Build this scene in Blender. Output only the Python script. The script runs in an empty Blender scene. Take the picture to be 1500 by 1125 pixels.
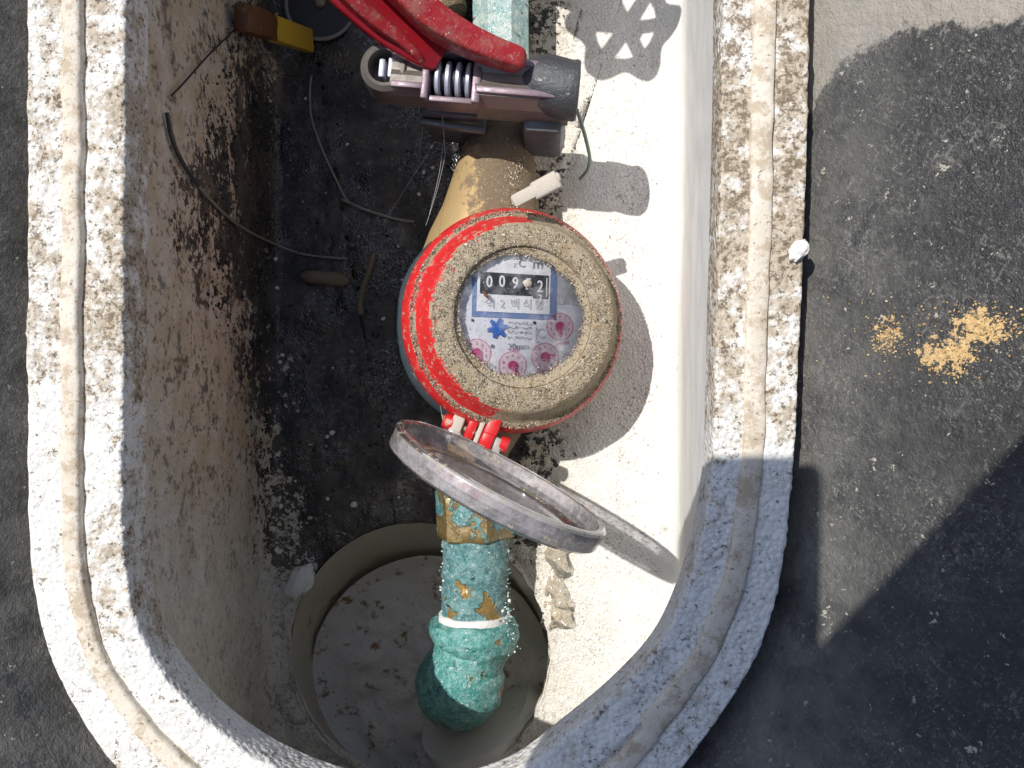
import bpy, bmesh, math, random
from mathutils import Vector, Matrix, noise as mnoise
from mathutils.bvhtree import BVHTree

random.seed(7)
scene = bpy.context.scene
col = scene.collection
R = math.radians

# ------------------------------------------------------------------ camera
F = 1150.0
CAM = Vector((0, 0, 0.39))
TILT = math.atan(50 / F)
cam_data = bpy.data.cameras.new("camera")
cam_data.sensor_width = 36
cam_data.lens = 36 * F / 1500
cam_data.clip_start = 0.005
cam_data.clip_end = 50
cam = bpy.data.objects.new("camera", cam_data)
cam.location = CAM
cam.rotation_euler = (0, TILT, 0)
col.objects.link(cam)
scene.camera = cam
CR = Matrix.Rotation(TILT, 3, 'Y')
CRI = CR.transposed()

# ------------------------------------------------------------------ light
SUN_DIR = Vector((0.475, -0.345, -1)).normalized()
sun_el = math.asin(-SUN_DIR.z)
world = bpy.data.worlds.new("World")
scene.world = world
world.use_nodes = True
wn = world.node_tree.nodes
wn.clear()
w_out = wn.new('ShaderNodeOutputWorld')
w_bg = wn.new('ShaderNodeBackground')
w_sky = wn.new('ShaderNodeTexSky')
w_sky.sky_type = 'NISHITA'
w_sky.sun_disc = False
w_sky.sun_elevation = sun_el
w_sky.sun_rotation = math.atan2(-SUN_DIR.x, -SUN_DIR.y)
w_bg.inputs['Strength'].default_value = 0.15
world.node_tree.links.new(w_sky.outputs[0], w_bg.inputs[0])
world.node_tree.links.new(w_bg.outputs[0], w_out.inputs[0])
sun_d = bpy.data.lights.new("sun", 'SUN')
sun_d.energy = 3.7
sun_d.angle = R(0.55)
sun_d.color = (1.0, 0.965, 0.91)
sun = bpy.data.objects.new("sun", sun_d)
sun.rotation_euler = SUN_DIR.to_track_quat('-Z', 'Y').to_euler()
sun.location = (-1, 0.6, 2)
col.objects.link(sun)
scene.view_settings.view_transform = 'Standard'
scene.view_settings.look = 'None'
scene.view_settings.exposure = 0.33
scene.view_settings.gamma = 1
scene.render.engine = 'CYCLES'
scene.cycles.max_bounces = 5
scene.cycles.diffuse_bounces = 4
scene.cycles.glossy_bounces = 2

# ------------------------------------------------------------------ helpers
def at(px, py, z):
    d = CR @ Vector(((px - 750) / F, (562.5 - py) / F, -1))
    t = (z - CAM.z) / d.z
    return CAM + d * t

def proj(p):
    q = CRI @ (Vector(p) - CAM)
    return 750 + q.x / -q.z * F, 562.5 - q.y / -q.z * F

def interp(x, xs, ys):
    if x <= xs[0]: return ys[0]
    for i in range(1, len(xs)):
        if x <= xs[i]:
            f = (x - xs[i-1]) / (xs[i] - xs[i-1])
            return ys[i-1] + (ys[i] - ys[i-1]) * f
    return ys[-1]

def tag(o, label=None, cat=None, group=None, kind=None):
    if label: o['label'] = label
    if cat: o['category'] = cat
    if group: o['group'] = group
    if kind: o['kind'] = kind
    return o

def empty(name, loc, label, cat, group=None, rot=(0, 0, 0)):
    o = bpy.data.objects.new(name, None)
    o.empty_display_size = 0.01
    o.location = loc
    o.rotation_euler = rot
    col.objects.link(o)
    return tag(o, label, cat, group)

def obj(name, bm, mat, parent=None, smooth=True, base=None, sharp=40):
    if base is not None:
        bmesh.ops.translate(bm, verts=bm.verts, vec=-Vector(base))
    me = bpy.data.meshes.new(name)
    bm.normal_update()
    bm.to_mesh(me); bm.free()
    if smooth:
        me.polygons.foreach_set('use_smooth', [True] * len(me.polygons))
        if sharp: me.set_sharp_from_angle(angle=R(sharp))
    if mat: me.materials.append(mat)
    o = bpy.data.objects.new(name, me)
    col.objects.link(o)
    if parent: o.parent = parent
    return o

def add_box(bm, c, s, rot=None, bev=0.0, seg=2):
    t = bmesh.new()
    bmesh.ops.create_cube(t, size=1)
    bmesh.ops.scale(t, vec=s, verts=t.verts)
    if bev: bmesh.ops.bevel(t, geom=t.edges[:], offset=bev, segments=seg, affect='EDGES', profile=0.5)
    M = Matrix.Translation(c) @ (rot.to_4x4() if rot else Matrix())
    bmesh.ops.transform(t, matrix=M, verts=t.verts)
    merge(bm, t)

def merge(bm, t):
    m = bpy.data.meshes.new('tmp'); t.to_mesh(m); t.free(); bm.from_mesh(m); bpy.data.meshes.remove(m)

def frame_from(d):
    d = d.normalized()
    a = Vector((0, 0, 1)) if abs(d.z) < 0.9 else Vector((1, 0, 0))
    x = a.cross(d).normalized()
    y = d.cross(x)
    return x, y

def add_tube(bm, pts, rad, seg=12, caps=True, squash=1.0, jitter=0.0, phase=0.0):
    """tube through pts with a radius per point"""
    pts = [Vector(p) for p in pts]
    if not isinstance(rad, (list, tuple)): rad = [rad] * len(pts)
    rings = []
    prevx = None
    for i, p in enumerate(pts):
        d = (pts[min(i+1, len(pts)-1)] - pts[max(i-1, 0)])
        x, y = frame_from(d)
        if prevx is not None:
            dn = d.normalized()
            x = (prevx - dn * prevx.dot(dn)).normalized(); y = dn.cross(x)
        prevx = x
        ring = []
        for k in range(seg):
            a = 2 * math.pi * k / seg + phase
            r = rad[i]
            if jitter: r *= 1 + jitter * mnoise.noise(p * 300 + Vector((math.cos(a), math.sin(a), 0)) * 1.5)
            ring.append(bm.verts.new(p + x * math.cos(a) * r + y * math.sin(a) * r * squash))
        rings.append(ring)
    for i in range(len(rings) - 1):
        for k in range(seg):
            bm.faces.new((rings[i][k], rings[i][(k+1) % seg], rings[i+1][(k+1) % seg], rings[i+1][k]))
    if caps:
        bm.faces.new(list(reversed(rings[0]))); bm.faces.new(rings[-1])
    return rings

def add_lathe(bm, prof, seg=64, M=None, close=False):
    """profile of (r, z) turned about local z"""
    M = M or Matrix()
    rings = []
    for r, z in prof:
        if r < 1e-6:
            rings.append([bm.verts.new(M @ Vector((0, 0, z)))])
        else:
            rings.append([bm.verts.new(M @ Vector((r * math.cos(2*math.pi*k/seg), r * math.sin(2*math.pi*k/seg), z))) for k in range(seg)])
    n = len(rings)
    for i in range(n if close else n - 1):
        a, b = rings[i], rings[(i+1) % n]
        for k in range(seg):
            k2 = (k+1) % seg
            if len(a) == 1 and len(b) == 1: continue
            if len(a) == 1: bm.faces.new((a[0], b[k2], b[k]))
            elif len(b) == 1: bm.faces.new((a[k], a[k2], b[0]))
            else: bm.faces.new((a[k], a[k2], b[k2], b[k]))

def add_prism(bm, poly, z0, z1, M=None, bev=0.0):
    t = bmesh.new()
    lo = [t.verts.new((p[0], p[1], z0)) for p in poly]
    hi = [t.verts.new((p[0], p[1], z1)) for p in poly]
    n = len(poly)
    t.faces.new(list(reversed(lo))); t.faces.new(hi)
    for i in range(n):
        t.faces.new((lo[i], lo[(i+1) % n], hi[(i+1) % n], hi[i]))
    bmesh.ops.recalc_face_normals(t, faces=t.faces[:])
    if bev: bmesh.ops.bevel(t, geom=t.edges[:], offset=bev, segments=2, affect='EDGES', profile=0.5)
    if M: bmesh.ops.transform(t, matrix=M, verts=t.verts)
    merge(bm, t)

def rand_unit():
    while True:
        v = Vector((random.uniform(-1, 1), random.uniform(-1, 1), random.uniform(-1, 1)))
        if 0.05 < v.length < 1: return v.normalized()

def add_grain(bm, p, r, n=1, flat=0.8):
    t = bmesh.new()
    bmesh.ops.create_icosphere(t, subdivisions=n, radius=r)
    q = random.random() * 50
    for v in t.verts:
        v.co *= 1 + 0.35 * mnoise.noise(v.co / r * 0.9 + Vector((q, q, q)))
        v.co.z *= flat
    bmesh.ops.rotate(t, cent=(0, 0, 0), matrix=Matrix.Rotation(random.random() * 6, 3, rand_unit()), verts=t.verts)
    bmesh.ops.translate(t, vec=p, verts=t.verts)
    merge(bm, t)

ICO = None
def grains_object(name, spots, mat, parent=None, base=(0, 0, 0), palette=None):
    """many small grains as one mesh with a colour per grain; spots = (point, radius)"""
    global ICO
    if ICO is None:
        t = bmesh.new(); bmesh.ops.create_icosphere(t, subdivisions=1, radius=1)
        t.verts.ensure_lookup_table()
        ICO = ([v.co.copy() for v in t.verts], [[v.index for v in f.verts] for f in t.faces]); t.free()
    vs, fs, cs = [], [], []
    base = Vector(base)
    for p, r in spots:
        q = Matrix.Rotation(random.random() * 6.28, 3, rand_unit())
        s = Vector((random.uniform(.6, 1.2), random.uniform(.6, 1.1), random.uniform(.5, 1)))
        c = random.choice(palette)
        k = random.uniform(.75, 1.2)
        o0 = len(vs)
        for v in ICO[0]:
            w = q @ Vector((v.x * s.x, v.y * s.y, v.z * s.z))
            vs.append(p - base + w * r * random.uniform(.8, 1.15))
            cs.append((c[0]*k, c[1]*k, c[2]*k, 1))
        fs += [[o0 + i for i in f] for f in ICO[1]]
    me = bpy.data.meshes.new(name)
    me.from_pydata(vs, [], fs)
    ca = me.color_attributes.new('grain', 'FLOAT_COLOR', 'POINT')
    ca.data.foreach_set('color', [x for c in cs for x in c])
    me.materials.append(mat)
    o = bpy.data.objects.new(name, me); col.objects.link(o)
    o['kind'] = 'stuff'
    if parent: o.parent = parent
    return o

def smooth_path(pts, n=6):
    pts = [Vector(p) for p in pts]
    out = []
    for i in range(len(pts) - 1):
        p0 = pts[max(i-1, 0)]; p1 = pts[i]; p2 = pts[i+1]; p3 = pts[min(i+2, len(pts)-1)]
        for k in range(n):
            t = k / n
            out.append(0.5 * ((2*p1) + (p2-p0)*t + (2*p0-5*p1+4*p2-p3)*t*t + (3*p1-p0-3*p2+p3)*t**3))
    out.append(pts[-1])
    return out

# ------------------------------------------------------------------ materials
class B:
    def __init__(s, name):
        s.m = bpy.data.materials.new(name); s.m.use_nodes = True
        s.t = s.m.node_tree; s.t.nodes.clear()
        s.out = s.t.nodes.new('ShaderNodeOutputMaterial')
        s._tc = None
    def node(s, ty, **kw):
        n = s.t.nodes.new(ty)
        for k, v in kw.items(): setattr(n, k, v)
        return n
    def put(s, inp, v):
        if isinstance(v, bpy.types.NodeSocket): s.t.links.new(v, inp)
        elif v is not None:
            if isinstance(v, tuple) and len(v) == 3 and inp.type == 'RGBA': v = v + (1,)
            inp.default_value = v
    def tc(s):
        if not s._tc: s._tc = s.node('ShaderNodeTexCoord').outputs['Object']
        return s._tc
    def mapped(s, scale=(1, 1, 1), rot=(0, 0, 0)):
        n = s.node('ShaderNodeMapping'); s.put(n.inputs['Vector'], s.tc())
        n.inputs['Scale'].default_value = scale; n.inputs['Rotation'].default_value = rot
        return n.outputs[0]
    def rotated(s, rot, scale):
        n = s.node('ShaderNodeMapping'); s.put(n.inputs['Vector'], s.tc()); n.inputs['Rotation'].default_value = rot
        m = s.node('ShaderNodeMapping'); s.put(m.inputs['Vector'], n.outputs[0]); m.inputs['Scale'].default_value = scale
        return m.outputs[0]
    def noise(s, scale, detail=4, rough=0.6, vec=None, dist=0.0, out='Fac'):
        n = s.node('ShaderNodeTexNoise'); s.put(n.inputs['Vector'], vec or s.tc())
        n.inputs['Scale'].default_value = scale; n.inputs['Detail'].default_value = min(detail, 4)
        n.inputs['Roughness'].default_value = rough; n.inputs['Distortion'].default_value = dist
        return n.outputs[out]
    def vor(s, scale, feature='F1', out='Distance', vec=None, rnd=1.0):
        n = s.node('ShaderNodeTexVoronoi', feature=feature); s.put(n.inputs['Vector'], vec or s.tc())
        n.inputs['Scale'].default_value = scale; n.inputs['Randomness'].default_value = rnd
        return n.outputs[out]
    def math(s, op, a, b=0.0, clamp=False):
        n = s.node('ShaderNodeMath', operation=op, use_clamp=clamp)
        s.put(n.inputs[0], a); s.put(n.inputs[1], b); return n.outputs[0]
    def step(s, v, lo, hi, a=0.0, b=1.0):
        n = s.node('ShaderNodeMapRange', interpolation_type='SMOOTHSTEP')
        s.put(n.inputs['Value'], v)
        n.inputs['From Min'].default_value = lo; n.inputs['From Max'].default_value = hi
        n.inputs['To Min'].default_value = a; n.inputs['To Max'].default_value = b
        return n.outputs[0]
    def mix(s, f, a, b, blend='MIX'):
        n = s.node('ShaderNodeMix', data_type='RGBA', blend_type=blend)
        s.put(n.inputs[0], f); s.put(n.inputs[6], a); s.put(n.inputs[7], b); return n.outputs[2]
    def attr(s, name, out='Fac'):
        n = s.node('ShaderNodeAttribute', attribute_name=name); return n.outputs[out]
    def sep(s, v):
        n = s.node('ShaderNodeSeparateXYZ'); s.put(n.inputs[0], v); return n.outputs
    def bump(s, h, dist=0.0005, strength=1.0, normal=None):
        n = s.node('ShaderNodeBump'); s.put(n.inputs['Height'], h)
        n.inputs['Distance'].default_value = dist; n.inputs['Strength'].default_value = strength
        if normal: s.put(n.inputs['Normal'], normal)
        return n.outputs[0]
    def bsdf(s, color, rough=0.6, metal=0.0, normal=None, spec=0.5, **kw):
        n = s.node('ShaderNodeBsdfPrincipled')
        s.put(n.inputs['Base Color'], color); s.put(n.inputs['Roughness'], rough); s.put(n.inputs['Metallic'], metal)
        n.inputs['Specular IOR Level'].default_value = spec
        if normal: s.put(n.inputs['Normal'], normal)
        for k, v in kw.items(): s.put(n.inputs[k.replace('_', ' ')], v)
        return n.outputs[0]
    def mixsh(s, f, a, b):
        n = s.node('ShaderNodeMixShader'); s.put(n.inputs[0], f); s.t.links.new(a, n.inputs[1]); s.t.links.new(b, n.inputs[2]); return n.outputs[0]
    def done(s, sh):
        s.t.links.new(sh, s.out.inputs['Surface']); return s.m

def foam_color(b, stain, specks):
    """expanded polystyrene: pressed beads, dark pits between them, brown stains"""
    bead = b.vor(560, 'DISTANCE_TO_EDGE')
    fine = b.noise(620, 3, .8)
    gap = b.math('MULTIPLY', b.step(bead, 0.0, 0.16, 1, 0), b.step(b.noise(150, 2, .6), .38, .62))
    c = b.mix(b.noise(90, 3, .65), (0.80, 0.79, 0.76), (0.66, 0.64, 0.58))
    mid = b.noise(170, 4, .78)
    low = b.noise(34, 3, .65)
    lo = b.math('ADD', b.math('MULTIPLY', mid, .6), b.math('MULTIPLY', low, .4))
    st = b.step(b.math('ADD', lo, b.math('MULTIPLY', stain, .15)), 0.50, 0.63)
    c = b.mix(b.math('MULTIPLY', st, 0.78), c, (0.37, 0.285, 0.18))
    dk = b.step(b.math('ADD', b.math('ADD', b.math('MULTIPLY', mid, .4), b.math('MULTIPLY', fine, .6)), b.math('MULTIPLY', stain, .085)), 0.565, 0.625)
    c = b.mix(b.math('MULTIPLY', dk, 0.8), c, (0.15, 0.11, 0.07))
    c = b.mix(b.math('MULTIPLY', gap, 0.30), c, (0.30, 0.26, 0.20))
    sp = b.step(b.math('ADD', b.math('ADD', b.math('MULTIPLY', fine, .75), b.math('MULTIPLY', low, .25)), b.math('MULTIPLY', specks, .05)), 0.60, 0.645)
    c = b.mix(b.math('MULTIPLY', sp, 0.6), c, (0.10, 0.08, 0.06))
    return c, bead

def mat_foam_rim():
    b = B('foam_rim'); c, bead = foam_color(b, b.attr('stain'), 0.75)
    h = b.math('ADD', b.math('MULTIPLY', b.vor(560, 'F1'), -1.0), b.math('MULTIPLY', b.noise(420, 2, .7), .5))
    return b.done(b.bsdf(c, 0.8, normal=b.bump(h, 0.0007, .8), spec=.25))

def mat_foam_ridge():
    b = B('foam_ridge')
    c = b.mix(b.noise(60, 3, .7), (0.74, 0.69, 0.60), (0.52, 0.44, 0.33))
    mid = b.noise(150, 4, .78)
    c = b.mix(b.math('MULTIPLY', b.step(mid, .46, .62), .7), c, (0.38, 0.29, 0.19))
    c = b.mix(b.math('MULTIPLY', b.step(b.noise(520, 3, .8), .60, .68), .8), c, (0.12, 0.09, 0.06))
    return b.done(b.bsdf(c, 0.75, normal=b.bump(b.noise(420, 3, .7), 0.0006, .7), spec=.3))

def mat_tub():
    b = B('foam_tub_inside')
    c, bead = foam_color(b, -0.45, 0.6)
    c = b.mix(b.math('MULTIPLY', b.attr('clean'), .82), c, (0.80, 0.80, 0.76))
    # tan film of dried silt on the walls nearest the mud
    film = b.attr('film')
    fm = b.math('MULTIPLY', film, b.step(b.noise(90, 5, .7), .25, .7, .45, 1.0))
    c = b.mix(fm, c, (0.47, 0.375, 0.235))
    stn = b.math('MULTIPLY', b.step(b.noise(40, 4, .75), .50, .68), film)
    c = b.mix(b.math('MULTIPLY', stn, .55), c, (0.22, 0.16, 0.095))
    fsp = b.math('MULTIPLY', b.step(b.math('ADD', b.math('MULTIPLY', b.noise(320, 3, .75), .6), b.math('MULTIPLY', b.noise(80, 3, .7), .4)), .53, .60), film)
    c = b.mix(b.math('MULTIPLY', fsp, .8), c, (0.07, 0.055, 0.04))
    # black mud
    a = b.attr('mud')
    n = b.math('ADD', b.math('MULTIPLY', b.noise(75, 4, .75), 5.0), -2.5)
    n2 = b.math('MULTIPLY', b.math('ADD', b.noise(300, 3, .75), -.5), 3.0)
    n3 = b.math('MULTIPLY', b.math('ADD', b.noise(26, 2, .6), -.5), 3.4)
    mm = b.step(b.math('ADD', b.math('ADD', b.math('ADD', a, n), n2), n3), -0.05, 0.12)
    mudc = b.mix(b.step(b.noise(40, 6, .7), .35, .7), (0.026, 0.026, 0.026), (0.105, 0.088, 0.066))
    mudc = b.mix(b.step(b.noise(260, 5, .75), .58, .72), mudc, (0.22, 0.185, 0.135))
    mudc = b.mix(b.math('MULTIPLY', b.step(b.noise(46, 4, .75), .60, .70), b.step(b.noise(330, 2, .7), .35, .6)), mudc, (0.34, 0.29, 0.21))
    c2 = b.mix(mm, c, mudc)
    wet = b.step(b.noise(30, 3, .6), .44, .56)
    rough = b.mix(mm, (.8, .8, .8), b.mix(wet, (.75, .75, .75), (.10, .10, .10)))
    h = b.math('ADD', b.math('MULTIPLY', b.step(bead, 0, .4), .5), b.math('MULTIPLY', b.noise(240, 3, .75), 1.3))
    h = b.math('MULTIPLY', h, b.step(b.attr('clean'), 0, 1, 1, .2))
    return b.done(b.bsdf(c2, rough, normal=b.bump(h, 0.0007, .8), spec=.7))

def mat_box():
    b = B('black_box_plastic')
    v = b.mapped((1, 1, .5), (0, 0, 0))
    c = b.mix(b.noise(30, 6, .7), (0.012, 0.0125, 0.0135), (0.032, 0.032, 0.032))
    dust = b.math('MULTIPLY', b.step(b.noise(22, 5, .65), .38, .68), b.step(b.noise(300, 5, .75), .42, .66))
    c = b.mix(b.math('MULTIPLY', dust, .45), c, (0.13, 0.125, 0.115))
    area = b.noise(45, 3, .7)
    sp = b.step(b.math('ADD', b.math('MULTIPLY', b.noise(900, 4, .85), .8), b.math('MULTIPLY', area, .2)), .575, .64)
    c = b.mix(b.math('MULTIPLY', sp, .75), c, (0.30, 0.285, 0.25))
    for k, (rx, ry, rz) in enumerate(((15, 35, 40), (-40, -20, -35))):
        sc = b.noise(230, 3, .75, vec=b.rotated((R(rx), R(ry), R(rz)), (3.2, 1, 1)))
        c = b.mix(b.math('MULTIPLY', b.step(b.math('ADD', b.math('MULTIPLY', sc, .8), b.math('MULTIPLY', area, .2)), .575, .66), .38), c, (0.24, 0.23, 0.20))
    big = b.step(b.noise(260, 3, .8), .655, .69)
    c = b.mix(b.math('MULTIPLY', big, .9), c, (0.46, 0.42, 0.34))
    nn = b.math('MULTIPLY', b.math('ADD', b.noise(120, 6, .75), -.5), 3.0)
    tan = b.step(b.math('ADD', b.math('ADD', b.attr('tan'), nn), b.math('MULTIPLY', b.math('ADD', b.noise(520, 3, .8), -.5), 2.4)), 0.40, 0.55)
    c = b.mix(tan, c, (0.60, 0.40, 0.17))
    con = b.step(b.math('ADD', b.attr('concrete'), b.math('MULTIPLY', nn, .55)), 0.0, 0.25)
    cc = b.mix(b.noise(130, 6, .75), (0.20, 0.19, 0.17), (0.42, 0.37, 0.30))
    c = b.mix(con, c, cc)
    dusty = b.math('MULTIPLY', b.attr('dust'), b.step(b.noise(70, 6, .7, vec=b.mapped((1, 1, 1))), .30, .65, .25, 1))
    c = b.mix(b.math('MULTIPLY', dusty, .6), c, (0.19, 0.184, 0.165))
    h = b.noise(330, 4, .8)
    return b.done(b.bsdf(c, b.step(b.noise(50, 4), .3, .7, .42, .7), normal=b.bump(h, 0.0012, .9), spec=.45))

def mat_simple(name, c1, c2, scale=80, rough=.5, metal=0.0, bump=0.0003, spec=.5, dirt=0.0, dirtc=(.25, .2, .14), **kw):
    b = B(name)
    c = b.mix(b.noise(scale, 6, .7), c1, c2)
    if dirt:
        c = b.mix(b.step(b.noise(scale * 1.7, 7, .75), .64 - dirt * .3, .76 - dirt * .3), c, dirtc)
    return b.done(b.bsdf(c, b.step(b.noise(scale * .8, 4), .3, .7, rough * .8, min(1, rough * 1.25)), metal,
                         normal=b.bump(b.noise(scale * 4, 5, .7), bump, .7), spec=spec, **kw))

def sand_color(b):
    c = b.mix(b.noise(500, 4, .8), (0.27, 0.215, 0.14), (0.50, 0.43, 0.32))
    c = b.mix(b.step(b.noise(110, 3, .7), .45, .7), c, (0.30, 0.225, 0.13))
    c = b.mix(b.step(b.noise(800, 3, .7), .56, .64), c, (0.09, 0.075, 0.05))
    return c

def mat_cap():
    """red plastic; silt sticks where it can lie, the steep faces stay red"""
    b = B('red_plastic_dusty')
    tcn = b.node('ShaderNodeNewGeometry')
    vt = b.node('ShaderNodeVectorTransform', vector_type='NORMAL', convert_from='WORLD', convert_to='OBJECT')
    b.t.links.new(tcn.outputs['True Normal'], vt.inputs[0])
    nz = b.sep(vt.outputs[0])[2]
    x, y, z = b.sep(b.tc())
    rad = b.math('SQRT', b.math('ADD', b.math('MULTIPLY', x, x), b.math('MULTIPLY', y, y)))
    # wind-blown from one side: the lee faces and the inner lip are buried
    lee = b.math('MULTIPLY', b.step(b.math('ADD', x, b.math('MULTIPLY', y, -.15)), -.022, .012), b.step(rad, .0440, .0464, .75, 0))
    lip = b.step(rad, .032, .0345, .9, 0)
    n = b.math('MULTIPLY', b.math('ADD', b.noise(130, 4, .8), -.5), 1.5)
    n = b.math('ADD', n, b.math('MAXIMUM', lee, lip))
    m = b.step(b.math('ADD', nz, n), .78, .86)
    red = b.mix(b.noise(60, 5, .7), (0.50, 0.012, 0.016), (0.62, 0.035, 0.035))
    scratch = b.step(b.noise(330, 4, .8), .55, .64)
    red = b.mix(b.math('MULTIPLY', scratch, .75), red, (0.45, 0.34, 0.24))
    c = b.mix(m, red, sand_color(b))
    h = b.math('MULTIPLY', b.noise(700, 5, .75), m)
    r = b.mix(m, (.38, .38, .38), (.95, .95, .95))
    return b.done(b.bsdf(c, r, normal=b.bump(h, 0.0009, .9), spec=.4))

def mat_sand():
    b = B('dried_silt'); 
    return b.done(b.bsdf(sand_color(b), .95, normal=b.bump(b.noise(600, 5, .75), .0009, .9), spec=.2))

def mat_grain():
    b = B('sand_grain')
    return b.done(b.bsdf(b.attr('grain', 'Color'), .8, normal=b.bump(b.noise(2500, 3), .0001, .5), spec=.35))

def mat_brass():
    b = B('brass_crusted')
    c = b.mix(b.noise(60, 5, .65), (0.50, 0.36, 0.18), (0.40, 0.28, 0.13))
    x = b.sep(b.tc())[0]
    m = b.step(b.math('ADD', b.math('MULTIPLY', b.math('ADD', x, .017), 75), b.math('MULTIPLY', b.math('ADD', b.noise(150, 4, .75), -.5), 3.6)), -.3, .3)
    crust = b.mix(b.noise(600, 5, .8), (0.11, 0.082, 0.052), (0.33, 0.25, 0.155))
    crust = b.mix(b.step(b.noise(1100, 2, .6), .62, .70), crust, (0.5, 0.45, 0.36))
    c = b.mix(m, c, crust)
    h = b.math('MULTIPLY', b.noise(800, 5, .8), m)
    return b.done(b.bsdf(c, b.mix(m, (.5, .5, .5), (.85, .85, .85)), b.math('MULTIPLY', b.math('SUBTRACT', 1.0, m), .25), normal=b.bump(h, .0011, .9), spec=.4))

def mat_patina(name, teal=(0.055, 0.20, 0.215), pale=(0.22, 0.40, 0.41), brass=(0.38, 0.25, 0.075), bias=0.0, crust=.5):
    b = B(name)
    n1 = b.noise(190, 4, .8)
    c = b.mix(b.step(n1, .35, .65), teal, pale)
    c = b.mix(b.step(b.noise(520, 4, .8), .58, .66), c, (0.70, 0.78, 0.76))
    c = b.mix(b.step(b.noise(240, 4, .8, dist=.5), .58, .66), c, (0.02, 0.055, 0.06))
    m = b.step(b.math('ADD', b.noise(48, 4, .7, dist=.4), b.math('MULTIPLY', n1, .15)), .575 + bias, .62 + bias)
    c = b.mix(m, c, b.mix(b.noise(120, 4), brass, (brass[0]*.6, brass[1]*.6, brass[2]*.7)))
    h = b.math('MULTIPLY', b.noise(380, 4, .8), b.math('SUBTRACT', 1.2, m))
    return b.done(b.bsdf(c, b.step(b.noise(300, 3, .7), .35, .65, .10, .5), b.math('MULTIPLY', m, .3), normal=b.bump(h, .0034 * crust, 1.0), spec=.8))

def mat_chrome(name='wrench_chrome', tint=(0.30, 0.28, 0.27)):
    b = B(name)
    c = b.mix(b.noise(40, 5, .6), tint, (tint[0] * .6, tint[1] * .55, tint[2] * .6))
    return b.done(b.bsdf(c, b.step(b.noise(300, 4), .3, .7, .38, .6), .5, normal=b.bump(b.noise(500, 4), .00015, .6)))

def mat_clear(name, trans=.5, tint=(.8, .79, .82), haze=(.52, .49, .48), dust=.5, dscale=260):
    """clear plastic, dulled by fine scratches and dust"""
    b = B(name)
    tr = b.node('ShaderNodeBsdfTransparent'); b.put(tr.inputs[0], tint)
    haze = b.mix(b.noise(130, 3, .7), haze, (haze[0]*.55, haze[1]*.52, haze[2]*.55))
    df = b.bsdf(haze, .35, spec=.6, normal=b.bump(b.noise(400, 5, .7), .0003, .6))
    fac = b.math('ADD', 1 - trans, b.math('MULTIPLY', b.math('ADD', b.noise(110, 4, .75), -.5), 1.1), clamp=True)
    s1 = b.mixsh(fac, tr.outputs[0], df)
    gl = b.node('ShaderNodeBsdfGlossy'); gl.inputs['Roughness'].default_value = .08
    fr = b.node('ShaderNodeFresnel'); fr.inputs[0].default_value = 1.45
    s2 = b.mixsh(b.math('MULTIPLY', fr.outputs[0], .9), s1, gl.outputs[0])
    ds = b.bsdf(b.mix(b.noise(500, 3), (.34, .28, .20), (.5, .44, .34)), .9)
    dm = b.step(b.noise(dscale, 6, .8), .66 - dust * .2, .74 - dust * .2)
    return b.done(b.mixsh(b.math('MULTIPLY', dm, .85), s2, ds))

M = {}
M['rim'] = mat_foam_rim()
M['ridge'] = mat_foam_ridge()
M['tub'] = mat_tub()
M['box'] = mat_box()
M['cap'] = mat_cap()
M['silt'] = mat_sand()
M['grain'] = mat_grain()
M['brass'] = mat_brass()
M['nut'] = mat_patina('nut_patina', brass=(.28, .20, .07), bias=-.055, crust=.35)
M['pipe'] = mat_patina('pipe_patina', bias=.06, crust=.5)
M['elbow'] = mat_patina('elbow_patina', teal=(0.03, 0.24, 0.22), pale=(0.20, 0.45, 0.42), brass=(.42, .27, .12), bias=.10, crust=.35)
M['pipe_top'] = mat_patina('pale_green_paint', teal=(0.20, 0.36, 0.36), pale=(0.48, 0.56, 0.52), brass=(.22, .17, .10), bias=.10, crust=.2)
M['chrome'] = mat_chrome(tint=(.24, .22, .19))
M['chrome_dark'] = mat_chrome('wrench_steel', (0.16, 0.17, 0.18))
M['chrome_violet'] = mat_chrome('wrench_chrome_violet', (0.26, 0.205, 0.225))
M['steel_rough'] = mat_simple('rough_dark_steel', (.10, .105, .11), (.05, .052, .055), 160, .42, .35, bump=.0008, dirt=.12, dirtc=(.3, .3, .3))
M['bolt'] = mat_chrome('bright_bolt', (0.62, 0.66, 0.74))
M['red'] = mat_simple('red_handle_plastic', (0.36, 0.014, 0.018), (0.25, 0.014, 0.02), 70, .42, bump=.0002, dirt=.26, dirtc=(.40, .10, .085))
def mat_red():
    b = B('red_handle_plastic')
    c = b.mix(b.noise(70, 4, .7), (0.38, 0.014, 0.018), (0.24, 0.014, 0.02))
    sc = b.noise(200, 4, .8, vec=b.rotated((0, 0, R(40)), (5, 1, 1)))
    c = b.mix(b.math('MULTIPLY', b.step(sc, .58, .66), .6), c, (0.50, 0.22, 0.18))
    dst = b.math('MULTIPLY', b.step(b.noise(110, 4, .8), .48, .66), .5)
    c = b.mix(dst, c, (0.30, 0.17, 0.13))
    ch = b.step(b.noise(420, 3, .8), .655, .69)
    c = b.mix(ch, c, (0.62, 0.52, 0.48))
    return b.done(b.bsdf(c, b.step(b.noise(130, 3), .35, .65, .25, .6), normal=b.bump(b.noise(300, 3, .75), .0003, .7), spec=.5))
M['red'] = mat_red()
M['red_shaded'] = mat_simple('shaded_red_plastic', (0.26, 0.006, 0.012), (0.18, 0.006, 0.012), 70, .3, bump=.00012, dirt=.02, dirtc=(.35, .18, .14))  # handle red again, darker: the shade in the web is put into its colour
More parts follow.
